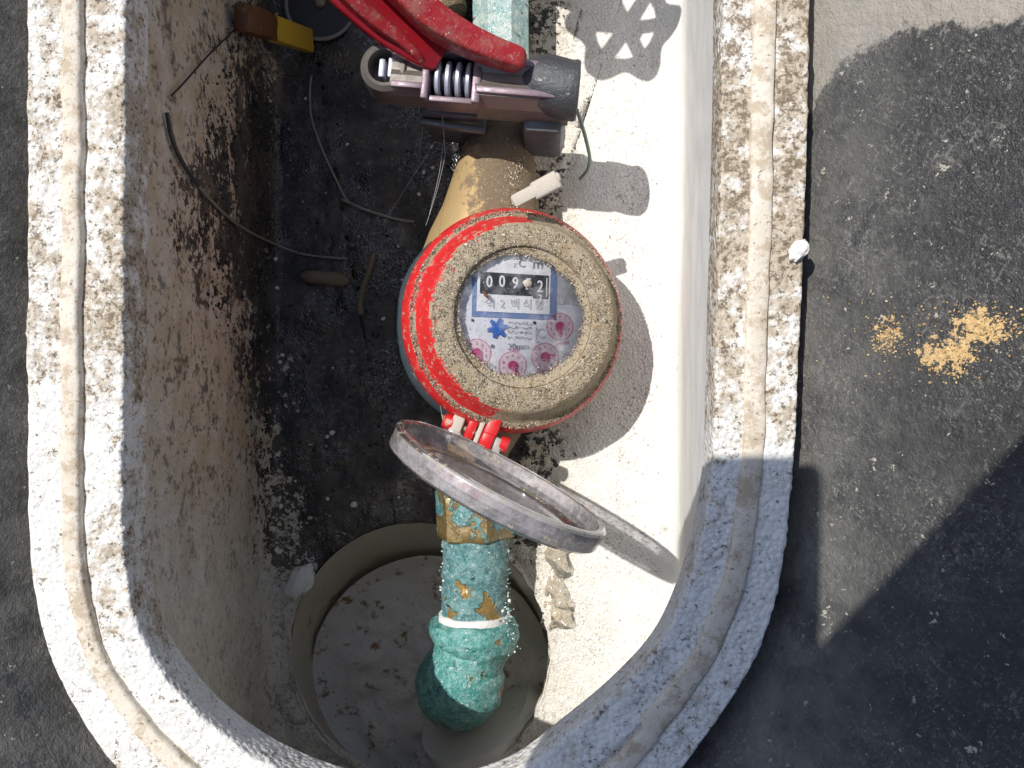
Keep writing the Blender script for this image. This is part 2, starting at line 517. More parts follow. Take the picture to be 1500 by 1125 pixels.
M['red_clean'] = mat_simple('red_hinge_plastic', (0.60, 0.014, 0.018), (0.5, 0.016, 0.02), 90, .35, bump=.0001, dirt=.2, dirtc=(.5, .35, .28))
M['slate'] = mat_simple('slate_blue_body', (0.04, 0.058, 0.07), (0.06, 0.08, 0.095), 90, .5, dirt=.12, dirtc=(.3, .36, .36))
M['lid'] = mat_clear('lid_clear_plastic', .70, tint=(.90, .89, .91), dust=.46, haze=(.82, .795, .79))
M['lug'] = mat_clear('lug_clear_plastic', .25, haze=(.6, .57, .53), dust=.6)
M['glass'] = mat_clear('dial_glass', .95, tint=(.97, .97, .98), haze=(.9, .9, .92), dust=-.02, dscale=330)
M['film'] = mat_clear('plastic_film', .80, tint=(.95, .92, .86), haze=(.85, .80, .70), dust=.0)
M['sleeve'] = mat_simple('grey_pvc', (0.60, 0.54, 0.45), (0.46, 0.40, 0.31), 26, .4, bump=.0002, dirt=.18, dirtc=(.33, .20, .10))
M['bed'] = mat_simple('silt_bed', (0.74, 0.72, 0.68), (0.55, 0.51, 0.44), 60, .85, bump=.0012, dirt=.30, dirtc=(.24, .15, .07))
M['pale_pipe'] = mat_simple('pale_pipe', (0.62, 0.58, 0.52), (0.72, 0.70, 0.66), 60, .6, dirt=.12, dirtc=(.2, .17, .13))
M['tape'] = mat_simple('white_tape', (0.80, 0.79, 0.77), (0.70, 0.69, 0.67), 200, .7, bump=.0008, dirt=.05)
M['wire'] = mat_simple('dull_wire', (0.30, 0.27, 0.22), (0.20, 0.18, 0.15), 200, .45)
M['wire_green'] = mat_simple('green_wire', (0.22, 0.30, 0.24), (0.30, 0.36, 0.30), 200, .45)
M['yellow'] = mat_simple('yellow_plastic', (0.62, 0.40, 0.03), (0.52, 0.32, 0.03), 70, .4, dirt=.12, dirtc=(.30, .17, .03))
M['brown'] = mat_simple('brown_rust', (0.16, 0.06, 0.018), (0.08, 0.035, 0.014), 120, .55, dirt=.25, dirtc=(.25, .15, .05), bump=.0006)
M['white_bit'] = mat_simple('foam_crumb', (0.82, 0.81, 0.78), (0.70, 0.68, 0.62), 400, .8, dirt=.05)
M['dusty_tab'] = mat_simple('dusty_tab', (0.46, 0.41, 0.34), (0.58, 0.53, 0.45), 300, .9, bump=.0006, dirt=.1, dirtc=(.3, .22, .13))
M['pod'] = mat_simple('dry_pod', (0.22, 0.17, 0.10), (0.14, 0.10, 0.06), 150, .7, bump=.0008)
M['stone'] = mat_simple('stone', (0.25, 0.18, 0.12), (0.36, 0.29, 0.2), 300, .8, bump=.0006)
M['dark_disc'] = mat_simple('dark_rubber', (0.03, 0.03, 0.031), (0.05, 0.048, 0.045), 60, .5, dirt=.05, dirtc=(.12, .1, .08))
M['web'] = mat_simple('cobweb_silk', (.55, .55, .55), (.45, .45, .45), 400, .4)
M['concrete'] = mat_simple('concrete', (0.34, 0.31, 0.27), (0.24, 0.22, 0.2), 40, .9, bump=.001)
M['phone'] = mat_simple('black_phone', (0.02, 0.02, 0.022), (0.03, 0.03, 0.03), 30, .3)
M['board'] = mat_simple('brown_board', (0.22, 0.14, 0.08), (0.18, 0.11, 0.06), 40, .6)
# print on the dial
def flat(name, c, rough=.6): return mat_simple(name, c, (c[0]*.9, c[1]*.9, c[2]*.9), 500, rough, bump=.00005)
M['dial'] = flat('dial_white', (.72, .74, .78))
M['p_white'] = flat('print_white', (.82, .83, .84))
M['p_blue'] = flat('print_pale_blue', (.16, .24, .44))
M['p_star'] = flat('star_blue', (.02, .13, .50))
M['p_black'] = flat('wheel_black', (.02, .025, .032))
M['p_grey'] = flat('print_grey', (.22, .23, .25))
M['p_faint'] = flat('print_faint', (.58, .57, .58))
M['p_pink'] = flat('print_pink', (.62, .16, .30))
M['p_pinkpale'] = flat('print_pale_pink', (.72, .58, .62))
M['p_magenta'] = flat('pointer_magenta', (.50, .03, .17))
M['p_silver'] = flat('print_silver', (.50, .50, .52))

# ------------------------------------------------------------------ foam liner and box
RIM_Z = 0.164
inner_px = [(186, -900), (184, 0), (183, 300), (181, 600), (180, 780), (190, 870), (210, 937), (250, 1000), (310, 1064), (397, 1122),
            (500, 1160), (620, 1172), (740, 1140), (830, 1075), (905, 1012), (965, 945), (1003, 865), (1026, 785), (1041, 690), (1045, 600),
            (1050, 400), (1055, 200), (1058, 0), (1064, -900)]
outer_px = [(36, -900), (38, 0), (38, 300), (38, 600), (41, 780), (52, 890), (75, 970), (110, 1040), (160, 1115), (260, 1215),
            (420, 1300), (620, 1330), (800, 1300), (930, 1210), (1012, 1112), (1082, 1010), (1122, 930), (1146, 840), (1162, 700), (1168, 600),
            (1177, 400), (1184, 200), (1187, 0), (1192, -900)]
SUB = 14
ow = [at(x, y, RIM_Z) for x, y in outer_px]
SEGN = [max(8, int((ow[i+1] - ow[i]).length / (.0016 if i not in (0, 22) else .004))) for i in range(len(ow) - 1)]
def outline(pts):
    w = [at(x, y, RIM_Z) for x, y in pts]
    p = []
    for i in range(len(w) - 1):
        q0 = w[max(i-1, 0)]; q1 = w[i]; q2 = w[i+1]; q3 = w[min(i+2, len(w)-1)]
        for k in range(SEGN[i]):
            t = k / SEGN[i]
            p.append(0.5 * ((2*q1) + (q2-q0)*t + (2*q0-5*q1+4*q2-q3)*t*t + (3*q1-q0-3*q2+q3)*t**3))
    p.append(w[-1])
    top = [p[-1].lerp(p[0], k / 20) for k in range(1, 20)]
    return p + top
INN = outline(inner_px); OUT = outline(outer_px)
# the straight end is pushed a little outwards so that corners of the rim do not collapse
for k in range(19):
    OUT[len(OUT) - 19 + k] = OUT[len(OUT) - 19 + k] + Vector((0, 0.024, 0))
NL = len(INN)

def loft(bm, rings, close=True):
    vs = [[bm.verts.new(p) for p in r] for r in rings]
    for i in range(len(vs) - 1):
        for k in range(NL):
            k2 = (k + 1) % NL
            bm.faces.new((vs[i][k], vs[i][k2], vs[i+1][k2], vs[i+1][k]))
    return vs

liner = empty('foam_liner', (0, 0, 0), 'oval white foam tub with stained bead-textured rim lining the black box', 'foam liner')

def nz(p, s, a): return a * mnoise.noise(Vector(p) * s)

# rim: outer face, outer band, inner band, rounded into the inside wall
bm = bmesh.new()
rings = []
prof = [(-0.002, -0.055), (-0.002, -0.02), (0.0, -0.003), (0.006, -0.0008), (0.02, 0.0)]
for k in range(1, 14): prof.append((0.02 + k * 0.36 / 13, 0.0))
prof += [(0.40, -0.0012), (0.60, -0.0012)]
for k in range(0, 14): prof.append((0.615 + k * 0.355 / 13, -0.0003))
prof += [(0.985, -0.0008), (0.996, -0.0022), (1.0, -0.005), (.985, -.014)]
for u, dz in prof:
    ring = []
    for k in range(NL):
        p = OUT[k].lerp(INN[k], u)
        n = nz((p.x, p.y, 0), 180, .0005) + nz((p.x, p.y, 3), 45, .0006)
        edge = 1.0 if (u > .97 or u < .02) else 0.25
        if dz <= -.005 and u > .5: edge = n = 0.0
        j = Vector((nz((p.x, p.y, 1), 420, .0007), nz((p.x, p.y, 2), 420, .0007), 0)) * edge
        ring.append(Vector((p.x, p.y, RIM_Z + dz + (n if dz > -.01 else 0))) + j)
    rings.append(ring)
rv = loft(bm, rings)
stain = []
for ring in rv:
    for v in ring:
        x, y = proj(v.co)
        if x > 610: st = interp(y, [0, 330, 480, 600, 690, 800], [1.0, 1.05, .75, .45, .15, .12])
        else: st = interp(y, [0, 100, 250, 400, 520, 640, 760, 880, 960], [.55, .6, .75, .95, .75, .4, .3, .35, .15]) + (interp(y, [350, 450, 900, 950], [0, .3, .3, 0]) if x > 118 else 0)
        stain.append(st - (.15 if x > 610 else .35))
ro_ = obj('rim', bm, M['rim'], liner, sharp=0)
a = ro_.data.attributes.new('stain', 'FLOAT', 'POINT'); a.data.foreach_set('value', stain)
# moulded ridge along the rim
bm = bmesh.new(); rings = []
ru = [(-.105, -.002), (-.098, .0006), (-.088, .0008), (-.06, .0011), (.06, .0012), (.088, .0009), (.098, .0001), (.105, -.002)]
for u, dz in ru:
    ring = []
    for k in range(NL):
        p0 = OUT[k].lerp(INN[k], 0.49)
        wob = nz((p0.x, p0.y, 0), 30, .03) + nz((p0.x, p0.y, 4), 110, .018)
        right = 1.28 if p0.x > 0.03 else 0.95
        p = OUT[k].lerp(INN[k], 0.49 + (.035 if p0.x > .03 else -.02) + u * right + wob)
        ring.append(Vector((p.x, p.y, RIM_Z + dz + nz(p, 200, .0004))))
    rings.append(ring)
loft(bm, rings)
obj('rim_ridge', bm, M['ridge'], liner, sharp=0)

# inside wall, fillet and floor, open over the sleeve
HC = at(612, 958, 0); HR = 0.0655
FIL = 0.022
bm = bmesh.new(); rings = []
cen = Vector((sum(p.x for p in INN) / NL, 0, 0))
def inset(k, d):
    t = (INN[(k+4) % NL] - INN[k-4]); n = Vector((-t.y, t.x, 0))
    if n.length < 1e-9: n = Vector((1, 0, 0))
    n.normalize()
    if n.dot(Vector((HC.x, HC.y if INN[k].y < HC.y else INN[k].y - 0.05 * (1 if INN[k].y > .1 else 0), 0)) - INN[k]) < 0: n = -n
    return INN[k] + n * d
for i in range(0, 34):
    z = RIM_Z - 0.005 - (RIM_Z - 0.005 - FIL) * i / 33
    rings.append([Vector((p.x, p.y, z)) + Vector((nz((p.x, p.y, z), 60, .0008) * min(1, i / 6), 0, 0)) for p in INN])
for i in range(1, 9):
    a = math.pi / 2 * i / 8
    rings.append([Vector((0, 0, 0)) + inset(k, FIL * (1 - math.cos(a)) * (.35 if INN[k].x < -.06 else 1)) * 1.0 for k in range(NL)])
    for k in range(NL): rings[-1][k].z = FIL * (1 - math.sin(a))
# the far end of the tub runs on under the rim
for ring in rings:
    for p in ring:
        fr = max(0.0, (RIM_Z - .005 - p.z) / (RIM_Z - .005))
        p.x -= .017 * fr * max(0.0, min(1.0, (-.02 - p.x) / .06))
        p.x += .017 * fr * max(0.0, min(1.0, (p.x - .005) / .04))
        p.y -= .125 * fr * max(0.0, min(1.0, (.05 - p.y) / .12))
base_ring = rings[-1]
hole = []
for k in range(NL):
    d = (base_ring[k] - HC); d.z = 0
    d.normalize()
    hole.append(HC + d * HR * (1 + .015 * mnoise.noise(d * 9)))
NR = 130
for i in range(1, NR + 1):
    t = i / NR
    ring = []
    for k in range(NL):
        p = base_ring[k].lerp(hole[k], t)
        x, y = proj(p)
        mudz = interp(x, [380, 470, 700, 790, 850], [0, 1, 1, .4, 0]) * min(1, (1 - t) * 30)
        z = mudz * (nz(p, 38, .004) + nz(p, 110, .0022) + nz(p, 300, .0008) - .001) + nz(p, 25, .0006)
        ring.append(Vector((p.x, p.y, z)))
    rings.append(ring)
rings.append([p + Vector((0, 0, -.008)) for p in rings[-1]])
vs = loft(bm, rings)
ml_y = [-900, -200, 0, 100, 180, 250, 320, 400, 500, 600, 700, 800, 860, 930]
ml_x = [372, 372, 372, 352, 330, 288, 300, 318, 358, 385, 400, 410, 425, 470]
mr_y = [-900, 0, 640, 700, 760, 830, 900]
mr_x = [792, 792, 800, 795, 790, 740, 640]
mud, film, clean = [], [], []
for ring in vs:
    for v in ring:
        x, y = proj(v.co)
        xl = interp(y, ml_y, ml_x); xr = interp(y, mr_y, mr_x)
        m = min((x - xl) / 55, (xr - x) / 40)
        # the silt thins out towards the sleeve
        m = min(m, (815 - y) / 55 + (.5 if x > 520 else 0))
        if v.co.y > .22: m = max(m, -.5)
        mud.append(max(-3, min(3, m)))
        clean.append(interp(x, [960, 1000], [0, 1]) if v.co.z > .002 else 0.0)
        film.append(max(0.0, min(1.0, interp(x, [182, 215, 400, 780, 870], [.55, .85, 1, .75, .0]))) * interp(y, [640, 860], [1, .5]))
o = obj('tub', bm, M['tub'], liner, sharp=0)
o['label'] = 'inside of the foam tub with black mud over its floor'
for nm, data in (('mud', mud), ('film', film), ('clean', clean)):
    a = o.data.attributes.new(nm, 'FLOAT', 'POINT'); a.data.foreach_set('value', data)
tub_me = o.data
BV = BVHTree.FromPolygons([v.co.copy() for v in tub_me.vertices], [list(p.vertices) for p in tub_me.polygons])

def on_floor(px, py, lift=0.0):
    d = CR @ Vector(((px - 750) / F, (562.5 - py) / F, -1))
    hit = BV.ray_cast(CAM, d.normalized())
    if hit[0] is None: return at(px, py, lift)
    return hit[0] + (hit[1] if hit[1].dot(d) < 0 else -hit[1]) * lift

# black box: flared wall around the liner
box = empty('meter_box', (0, 0, 0), 'black plastic meter box wall, scuffed and dusty, flaring out around the foam rim', 'meter box')
bm = bmesh.new(); rings = []
def outset(k, d):
    t = (OUT[(k+6) % NL] - OUT[k-6]); n = Vector((-t.y, t.x, 0)).normalized()
    if n.dot(OUT[k] - Vector((cen.x, OUT[k].y * .6, 0))) < 0: n = -n
    return OUT[k] + n * d
bp = [(.0045, -.06), (.0045, -.016)]
for i in range(0, 46): bp.append((.0045 + .115 * i / 45, -.014 + .154 * i / 45))
for d, dz in bp:
    ring = []
    for k in range(NL):
        p = outset(k, d - (.0035 if OUT[k].x > 0 and dz > -.015 else 0) * max(0, 1 - (dz + .014) / .02)); z = RIM_Z + dz
        ring.append(Vector((p.x, p.y, z)) + Vector((nz((p.x, p.y, z), 22, .0016), nz((p.x, p.y, z + 5), 22, .0016), 0)) * (1 if dz > -.01 else .2))
    rings.append(ring)
vs = loft(bm, rings)
tan, con, dust = [], [], []
def blob(x, y, cx, cy, rx, ry): return max(-1.0, 1 - math.hypot((x - cx) / rx, (y - cy) / ry))
for ring in vs:
    for v in ring:
        if v.co.z > CAM.z - .03: x, y = 1e4, 1e4
        else: x, y = proj(v.co)
        t = max(blob(x, y, 1450, 478, 55, 42), blob(x, y, 1395, 522, 55, 42), blob(x, y, 1302, 492, 30, 30), -1) if v.co.x > 0 else -1
        tan.append(t)
        c = -1.5
        if v.co.x > 0:
            edge = interp(x, [1180, 1195, 1215, 1300, 1400, 1500], [160, 190, 110, 55, 45, 40])
            c = (edge - y) / 60
        con.append(max(-1.5, min(1, c)))
        dust.append(.9 if v.co.x < -.1 else (interp(x, [1180, 1240, 1330, 1420], [1.0, .65, .35, .1]) if v.co.x > 0 else .4))
o = obj('box_wall', bm, M['box'], box, sharp=0)
for nm, data in (('tan', tan), ('concrete', con), ('dust', dust)):
    a = o.data.attributes.new(nm, 'FLOAT', 'POINT'); a.data.foreach_set('value', data)
box_me = o.data
# ground around the box
bm = bmesh.new()
last = rings[-1]
g0 = [Vector((p.x, p.y, p.z)) for p in last]
g1 = [Vector((cen.x + (p.x - cen.x) * 3.2, p.y * 2.6, p.z + .002)) for p in last]
loft(bm, [g0, g1])
tag(obj('ground', bm, M['concrete'], None), kind='structure')

# ------------------------------------------------------------------ sleeve in the tub floor
sl = empty('floor_sleeve', HC, 'round grey plastic sleeve sunk in the tub floor around the lower pipe', 'pipe sleeve')
C1 = at(634, 986, -.038)
ax = (C1 - HC)
bm = bmesh.new()
add_rings = []
def circ(c, r, n=72, tilt=None): return [Vector((c.x + r * math.cos(2*math.pi*k/n), c.y + r * math.sin(2*math.pi*k/n), c.z)) for k in range(n)]
prev = None
for i in range(14):
    t = i / 13
    c = HC + ax * t * 1.25 + Vector((0, 0, -.003))
    ring = [bm.verts.new(p) for p in circ(c, HR * (1.0 + .006 * math.sin(i * 3)) - .0004)]
    if prev:
        for k in range(72): bm.faces.new((prev[k], prev[(k+1) % 72], ring[(k+1) % 72], ring[k]))
    prev = ring
obj('sleeve_wall', bm, M['sleeve'], sl, base=HC)
# silt bed at its end: lumpy disc
bm = bmesh.new()
bed_rings = []
for i in range(0, 26):
    r = HR * 1.0 * i / 25
    ring = []
    for k in range(72):
        a = 2 * math.pi * k / 72
        p = C1 + Vector((r * math.cos(a), r * math.sin(a), 0))
        ring.append(Vector((p.x, p.y, C1.z + nz(p, 40, .005) + nz(p, 140, .0030) + nz(p, 400, .0012) + (.006 if i > 22 else 0) * (i - 22) / 3)))
    bed_rings.append([bm.verts.new(p) for p in ring] if i else [bm.verts.new(ring[0])])
for i in range(25):
    a, b_ = bed_rings[i], bed_rings[i+1]
    for k in range(72):
        if i == 0: bm.faces.new((a[0], b_[k], b_[(k+1) % 72]))
        else: bm.faces.new((a[k], b_[k], b_[(k+1) % 72], a[(k+1) % 72]))
tag(obj('silt_bed', bm, M['bed'], sl, base=HC, sharp=0), 'grey crusted silt filling the end of the sleeve', kind='stuff')

# ------------------------------------------------------------------ water meter
TIL = R(15)
MC = at(757, 469, 0.050)            # centre of the flange of the red cap
meter = empty('water_meter', MC, 'silt-covered red water meter with a round dial and its clear lid open', 'water meter', rot=(0, TIL, 0))
MM = Matrix.Translation(MC) @ Matrix.Rotation(TIL, 4, 'Y')
MI = MM.inverted()
def loc(p): return MI @ Vector(p)

# cap ring
bm = bmesh.new()
prof = [(.0455, -.013), (.0485, -.012), (.0492, -.009), (.0492, -.0022), (.0466, .0026), (.0456, .0034), (.0448, .0038), (.0442, .0042),
        (.0430, .0062), (.0404, .0118), (.0396, .0134), (.0384, .0142), (.0365, .0148), (.0335, .0152), (.0312, .0154), (.0302, .0152),
        (.0297, .0146), (.0294, .0130), (.0293, .0080)]
add_lathe(bm, prof, 160)
for v in bm.verts:
    n = v.co.normalized()
    v.co += Vector((0, 0, 1)) * mnoise.noise(v.co * 350) * .0005 * (1 if v.co.z > .003 else 0)
cap = obj('cap_ring', bm, M['cap'], meter, sharp=0)
# silt grains stuck on the ring
spots = []
while len(spots) < 20000:
    r = random.choice([random.uniform(.0440, .0468), random.uniform(.0298, .0392), random.uniform(.0298, .0392), random.uniform(.0298, .0392)])
    a = random.uniform(0, 6.283)
    z = interp(r, [.0298, .0312, .0365, .0384, .0396, .042, .0428, .046, .0478, .0485], [.0150, .0154, .0148, .0142, .0132, .006, .0042, .0036, .0028, .0015])
    left = math.cos(a - R(165))
    if r > .0385 and r < .043: continue
    p = Vector((r * math.cos(a), r * math.sin(a), z))
    if mnoise.noise(p * 90) < -.5: continue
    rr = random.choice([.00014, .00018, .00022, .00028, .00036]) * random.uniform(.7, 1.3)
    if random.random() < .012: rr *= 2
    spots.append((p, rr))
SANDPAL = [(.42, .35, .25), (.36, .29, .19), (.28, .22, .14), (.48, .42, .32), (.18, .14, .09), (.10, .08, .06), (.56, .52, .44), (.26, .22, .17), (.14, .11, .07)]
grains_object('sand_crust', spots, M['grain'], cap, palette=SANDPAL)
# dusty latch tab on the far side of the ring
bm = bmesh.new()
p0 = loc(at(752, 296, .066)); p1 = loc(at(790, 276, .069)); p2 = loc(at(816, 264, .070))
d = (p1 - p0).normalized()
yv = Vector((0, 0, 1)).cross(d).normalized()
rot = Matrix((d, yv, d.cross(yv))).transposed()
add_box(bm, (p0 + p1) / 2, ((p1 - p0).length, .005, .004), rot, .001)
add_box(bm, (p1 + p2) / 2 - d * .001, ((p2 - p1).length + .004, .0074, .0042), rot, .0012)
add_box(bm, p2 + yv * .0008, (.004, .0042, .0036), rot, .0012)
for v in bm.verts: v.co += rand_unit() * .0002
obj('latch_tab', bm, M['dusty_tab'], cap)
# lower lip under the ring
bm = bmesh.new()
add_lathe(bm, [(.0440, -.013), (.0474, -.0135), (.0482, -.016), (.0474, -.0185), (.0440, -.019)], 120)
obj('lower_lip', bm, M['silt'], cap)
# body
bm = bmesh.new()
add_lathe(bm, [(.043, -.012), (.0480, -.018), (.0506, -.024), (.0506, -.032), (.044, -.040), (.036, -.048), (.022, -.053), (0, -.054)], 96)
obj('body', bm, M['slate'], meter)
# inlet spigot towards the wrench, brass and crusted
def spig(name, centers, mat, seg=40):
    bm = bmesh.new()
    pts = [loc(c) for c, r in centers]
    add_tube(bm, pts, [r for c, r in centers], seg)
    for v in bm.verts: v.co += v.co.normalized() * mnoise.noise(v.co * 260) * .0006
    return obj(name, bm, mat, meter, sharp=60)
AX_Z = .022
def pc(l, r, y, z): # centre and radius from left and right silhouette
    a = at(l, y, z); b = at(r, y, z); return ((a + b) / 2, (b - a).length / 2)
spig('inlet_spigot', [pc(715, 772, 158, AX_Z), pc(706, 777, 166, AX_Z), pc(700, 779, 174, AX_Z), pc(690, 781, 196, AX_Z), pc(676, 784, 230, AX_Z),
                      pc(662, 787, 270, AX_Z), pc(648, 792, 312, AX_Z), pc(630, 800, 345, AX_Z), pc(612, 820, 385, AX_Z - .004)], M['brass'])
sp2 = []
for i in range(6000):
    y = random.uniform(176, 330); x = random.uniform(705, 784)
    c, r = pc(interp(y, [166, 230, 312, 345], [706, 676, 648, 630]), interp(y, [166, 230, 312, 345], [777, 784, 792, 800]), y, AX_Z)
    p = at(x, y, AX_Z + .015)
    off = p.x - c.x
    if abs(off) >= r * .97 or mnoise.noise(p * 120) < -.1: continue
    sp2.append((loc(Vector((p.x, p.y, AX_Z + math.sqrt(r*r - off*off)))), random.choice([.0002, .0003, .0004, .0006])))
grains_object('grit_crust', sp2, M['grain'], meter, palette=[(.12, .09, .06), (.2, .15, .09), (.3, .22, .13), (.5, .42, .3), (.07, .055, .04), (.6, .55, .45)])
spig('outlet_spigot', [pc(625, 800, 560, AX_Z - .004), pc(645, 775, 610, AX_Z), pc(655, 745, 660, AX_Z), pc(658, 738, 700, AX_Z), pc(658, 738, 722, AX_Z)], M['brass'])

# dial plate and everything printed or turning on it; local units by dial pixels
PX = 0.326 / 1150
DZ = .0088
def dl(x, y, z=0.0): return Vector(((x - 774) * PX, -(y - 470) * PX, DZ + z))
bm = bmesh.new(); add_lathe(bm, [(.0294, DZ - .004), (.0292, DZ), (0, DZ)], 96)
dial = obj('dial_plate', bm, M['dial'], meter)
def quad(name, x0, y0, x1, y1, z, mat, th=.0003, bev=0.0):
    bm = bmesh.new(); a = dl(x0, y0); b_ = dl(x1, y1)
    add_box(bm, Vector(((a.x + b_.x) / 2, (a.y + b_.y) / 2, DZ + z - th / 2)), (abs(b_.x - a.x), abs(b_.y - a.y), th), Matrix.Rotation(R(-1.5), 3, 'Z'), bev)
    return obj(name, bm, mat, dial, smooth=False)
quad('counter_border', 700, 374, 829, 470, .0004, M['p_blue'])
quad('counter_window', 707, 372, 818, 462, .0008, M['p_white'])
quad('silver_label', 822, 396, 866, 448, .0003, M['p_silver'])
quad('number_wheel_slot', 711, 404, 815, 436, .0011, M['p_black'])
quad('last_wheel_slot', 791, 430, 814, 440, .00115, M['p_black'])
quad('slot_bar', 811, 409, 812.5, 438, .0014, M['p_white'])

def text_bm(body, size, x, y, z, ang=0.0, shear=0):
    cu = bpy.data.curves.new('t', 'FONT'); cu.body = body; cu.size = size * PX; cu.align_x = 'CENTER'; cu.align_y = 'CENTER'
    cu.extrude = 0.00004; cu.resolution_u = 2
    to = bpy.data.objects.new('t', cu); col.objects.link(to)
    dg = bpy.context.evaluated_depsgraph_get()
    me = bpy.data.meshes.new_from_object(to.evaluated_get(dg))
    bm = bmesh.new(); bm.from_mesh(me)
    bpy.data.objects.remove(to); bpy.data.curves.remove(cu); bpy.data.meshes.remove(me)
    bmesh.ops.transform(bm, matrix=Matrix.Translation(dl(x, y, z)) @ Matrix.Rotation(ang, 4, 'Z'), verts=bm.verts)
    return bm
def text(name, body, size, x, y, z, mat, ang=R(-1.5), parent=None):
    return obj(name, text_bm(body, size, x, y, z, ang), mat, parent or dial, smooth=False)
def digit(ch, x, y, s=25):
    bm = text_bm(ch, s, x, y, .0016, R(-1.5))
    c = dl(x, y)
    for v in bm.verts: v.co.x = c.x + (v.co.x - c.x) * .78
    # a heavier stroke
    t = bm.copy(); bmesh.ops.translate(t, vec=(.9 * PX, 0, .00001), verts=t.verts); merge(bm, t)
    return obj('number_wheel_digit', bm, M['p_white'], dial, smooth=False)
for ch, x, y in (('0', 724, 418), ('0', 743, 417), ('9', 763, 419), ('5', 783, 420), ('2', 801, 423)): digit(ch, x, y)
digit('3', 801, 441, 17)
text('unit_print', 'm³', 22, 802, 389, .0012, M['p_grey'])
text('mark_print', 'K', 10, 764, 392, .0012, M['p_faint'])
text('mark_print', 'C', 17, 774, 389, .0012, M['p_grey'])
for ch, x in zip('먹2백식형', (726, 744, 763, 782, 800)): text('wheel_print', ch, 17, x, 450, .0012, M['p_faint'])
text('size_print', '20mm', 13, 769, 512, .0006, M['p_grey'], R(2))
text('mark_print', 'C', 22, 803, 492, .0006, M['p_faint'])
quad('mark_bracket', 795, 482, 796.5, 505, .0006, M['p_faint'])
quad('mark_bracket', 795, 503.5, 802, 505, .0006, M['p_faint'])
# lines of small print too small to read
bm = bmesh.new()
for yy in (477, 484, 491, 499):
    x = 754
    while x < 790:
        w = random.uniform(.8, 2.2)
        for q in range(2):
            a = dl(x + random.uniform(-.4, .4), yy + random.uniform(-2, 2), .0006)
            add_box(bm, a, (w * PX * random.uniform(.4, 1), PX * random.uniform(.4, 2.2), .0001), Matrix.Rotation(random.uniform(-.6, .6), 3, 'Z'))
        x += w + random.uniform(.8, 2)
tag(obj('small_print', bm, M['p_grey'], dial, smooth=False), kind='stuff')
# blue star wheel
bm = bmesh.new(); poly = []
for k in range(12):
    a = math.pi * 2 * k / 12 + .2; r = (15.5 if k % 2 == 0 else 8.0)
    for da in ((-.13, .13) if k % 2 == 0 else (0,)):
        poly.append((r * math.cos(a + da) * PX, r * math.sin(a + da) * PX))
add_prism(bm, poly, 0, .0008, Matrix.Translation(dl(737, 485, .0003)))
obj('star_wheel', bm, M['p_star'], dial, smooth=False)
# small red dials
for cx, cy, ang, rr in ((833, 481, -90, 20.5), (810, 527, 8, 21), (760, 540, -70, 21), (706, 522, -60, 21)):
    bm = bmesh.new(); add_lathe(bm, [(0, .0004), ((rr - .3) * PX, .0004), ((rr - .3) * PX, 0)], 40, Matrix.Translation(dl(cx, cy)))
    disc = obj('small_dial', bm, M['p_pinkpale'] if rr != 21 or True else None, dial)
    bm = bmesh.new(); add_lathe(bm, [((rr - .9) * PX, .0006), (rr * PX, .0006), (rr * PX, .0002), ((rr - .9) * PX, .0002)], 48, Matrix.Translation(dl(cx, cy)), close=True)
    obj('small_dial_ring', bm, M['p_pink'], dial, smooth=False)
    for k in range(10):
        a = math.pi / 2 - 2 * math.pi * k / 10
        text('small_dial_digit', str(k), 6.5, cx + 14.6 * math.cos(a), cy - 14.6 * math.sin(a), .0007, M['p_pink'], 0)
    bm = bmesh.new(); a = R(ang); poly = []
    for k in range(20):
        t = a + .5 + (2 * math.pi - 1.0) * k / 19
        poly.append((7 * math.cos(t) * PX, 7 * math.sin(t) * PX))
    poly += [(13 * math.cos(a - .14) * PX, 13 * math.sin(a - .14) * PX), (18.5 * math.cos(a) * PX, 18.5 * math.sin(a) * PX), (13 * math.cos(a + .14) * PX, 13 * math.sin(a + .14) * PX)]
    add_prism(bm, poly[:20] + poly[20:], 0, .0006, Matrix.Translation(dl(cx, cy, .0009)))
    obj('dial_pointer', bm, M['p_magenta'], dial, smooth=False)
for bdy, x, y, an in (('×0.01', 763, 517, 0), ('×0.1', 806, 551, R(-12)), ('×0.001', 838, 506, R(10))):
    text('multiplier_print', bdy, 7.5, x, y, .0006, M['p_pink'], an)
for x, y, s in ((794, 476, 2.4), (730, 512, 3), (788, 557, 1.8), (700, 474, 2)):
    bm = bmesh.new(); add_lathe(bm, [(0, .0005), (s * PX, .0005), (s * PX, 0)], 12, Matrix.Translation(dl(x, y)))
    obj('dial_dot', bm, M['p_black'], dial)
# glass
bm = bmesh.new(); add_lathe(bm, [(.0293, .0124), (.020, .0126), (0, .0127)], 96)
glass = obj('dial_glass', bm, M['glass'], meter)
# silt washed against the edge of the glass
spots = []
while len(spots) < 3600:
    a = random.uniform(0, 6.283); x = random.random()
    w = interp((math.degrees(a)) % 360, [0, 40, 80, 120, 160, 200, 240, 270, 300, 360], [.0032, .0046, .0040, .0016, .0012, .0028, .0046, .0056, .0048, .0032])
    w *= 1 + .5 * mnoise.noise(Vector((math.cos(a) * 3, math.sin(a) * 3, 0)))
    r = .0290 - w * x ** 1.4
    rr = random.choice([.0002, .0003, .0004]) * random.uniform(.7, 1.3)
    spots.append((Vector((r * math.cos(a), r * math.sin(a), .0127 + .0008 * (1 - x) * random.random())), rr))
for i in range(420):
    a = random.uniform(0, 6.283); r = .028 * math.sqrt(random.random())
    spots.append((Vector((r * math.cos(a), r * math.sin(a), .0128)), random.choice([.00010, .00014, .0002, .00026])))
grains_object('silt_on_glass', spots, M['grain'], glass, palette=SANDPAL)
bm = bmesh.new()
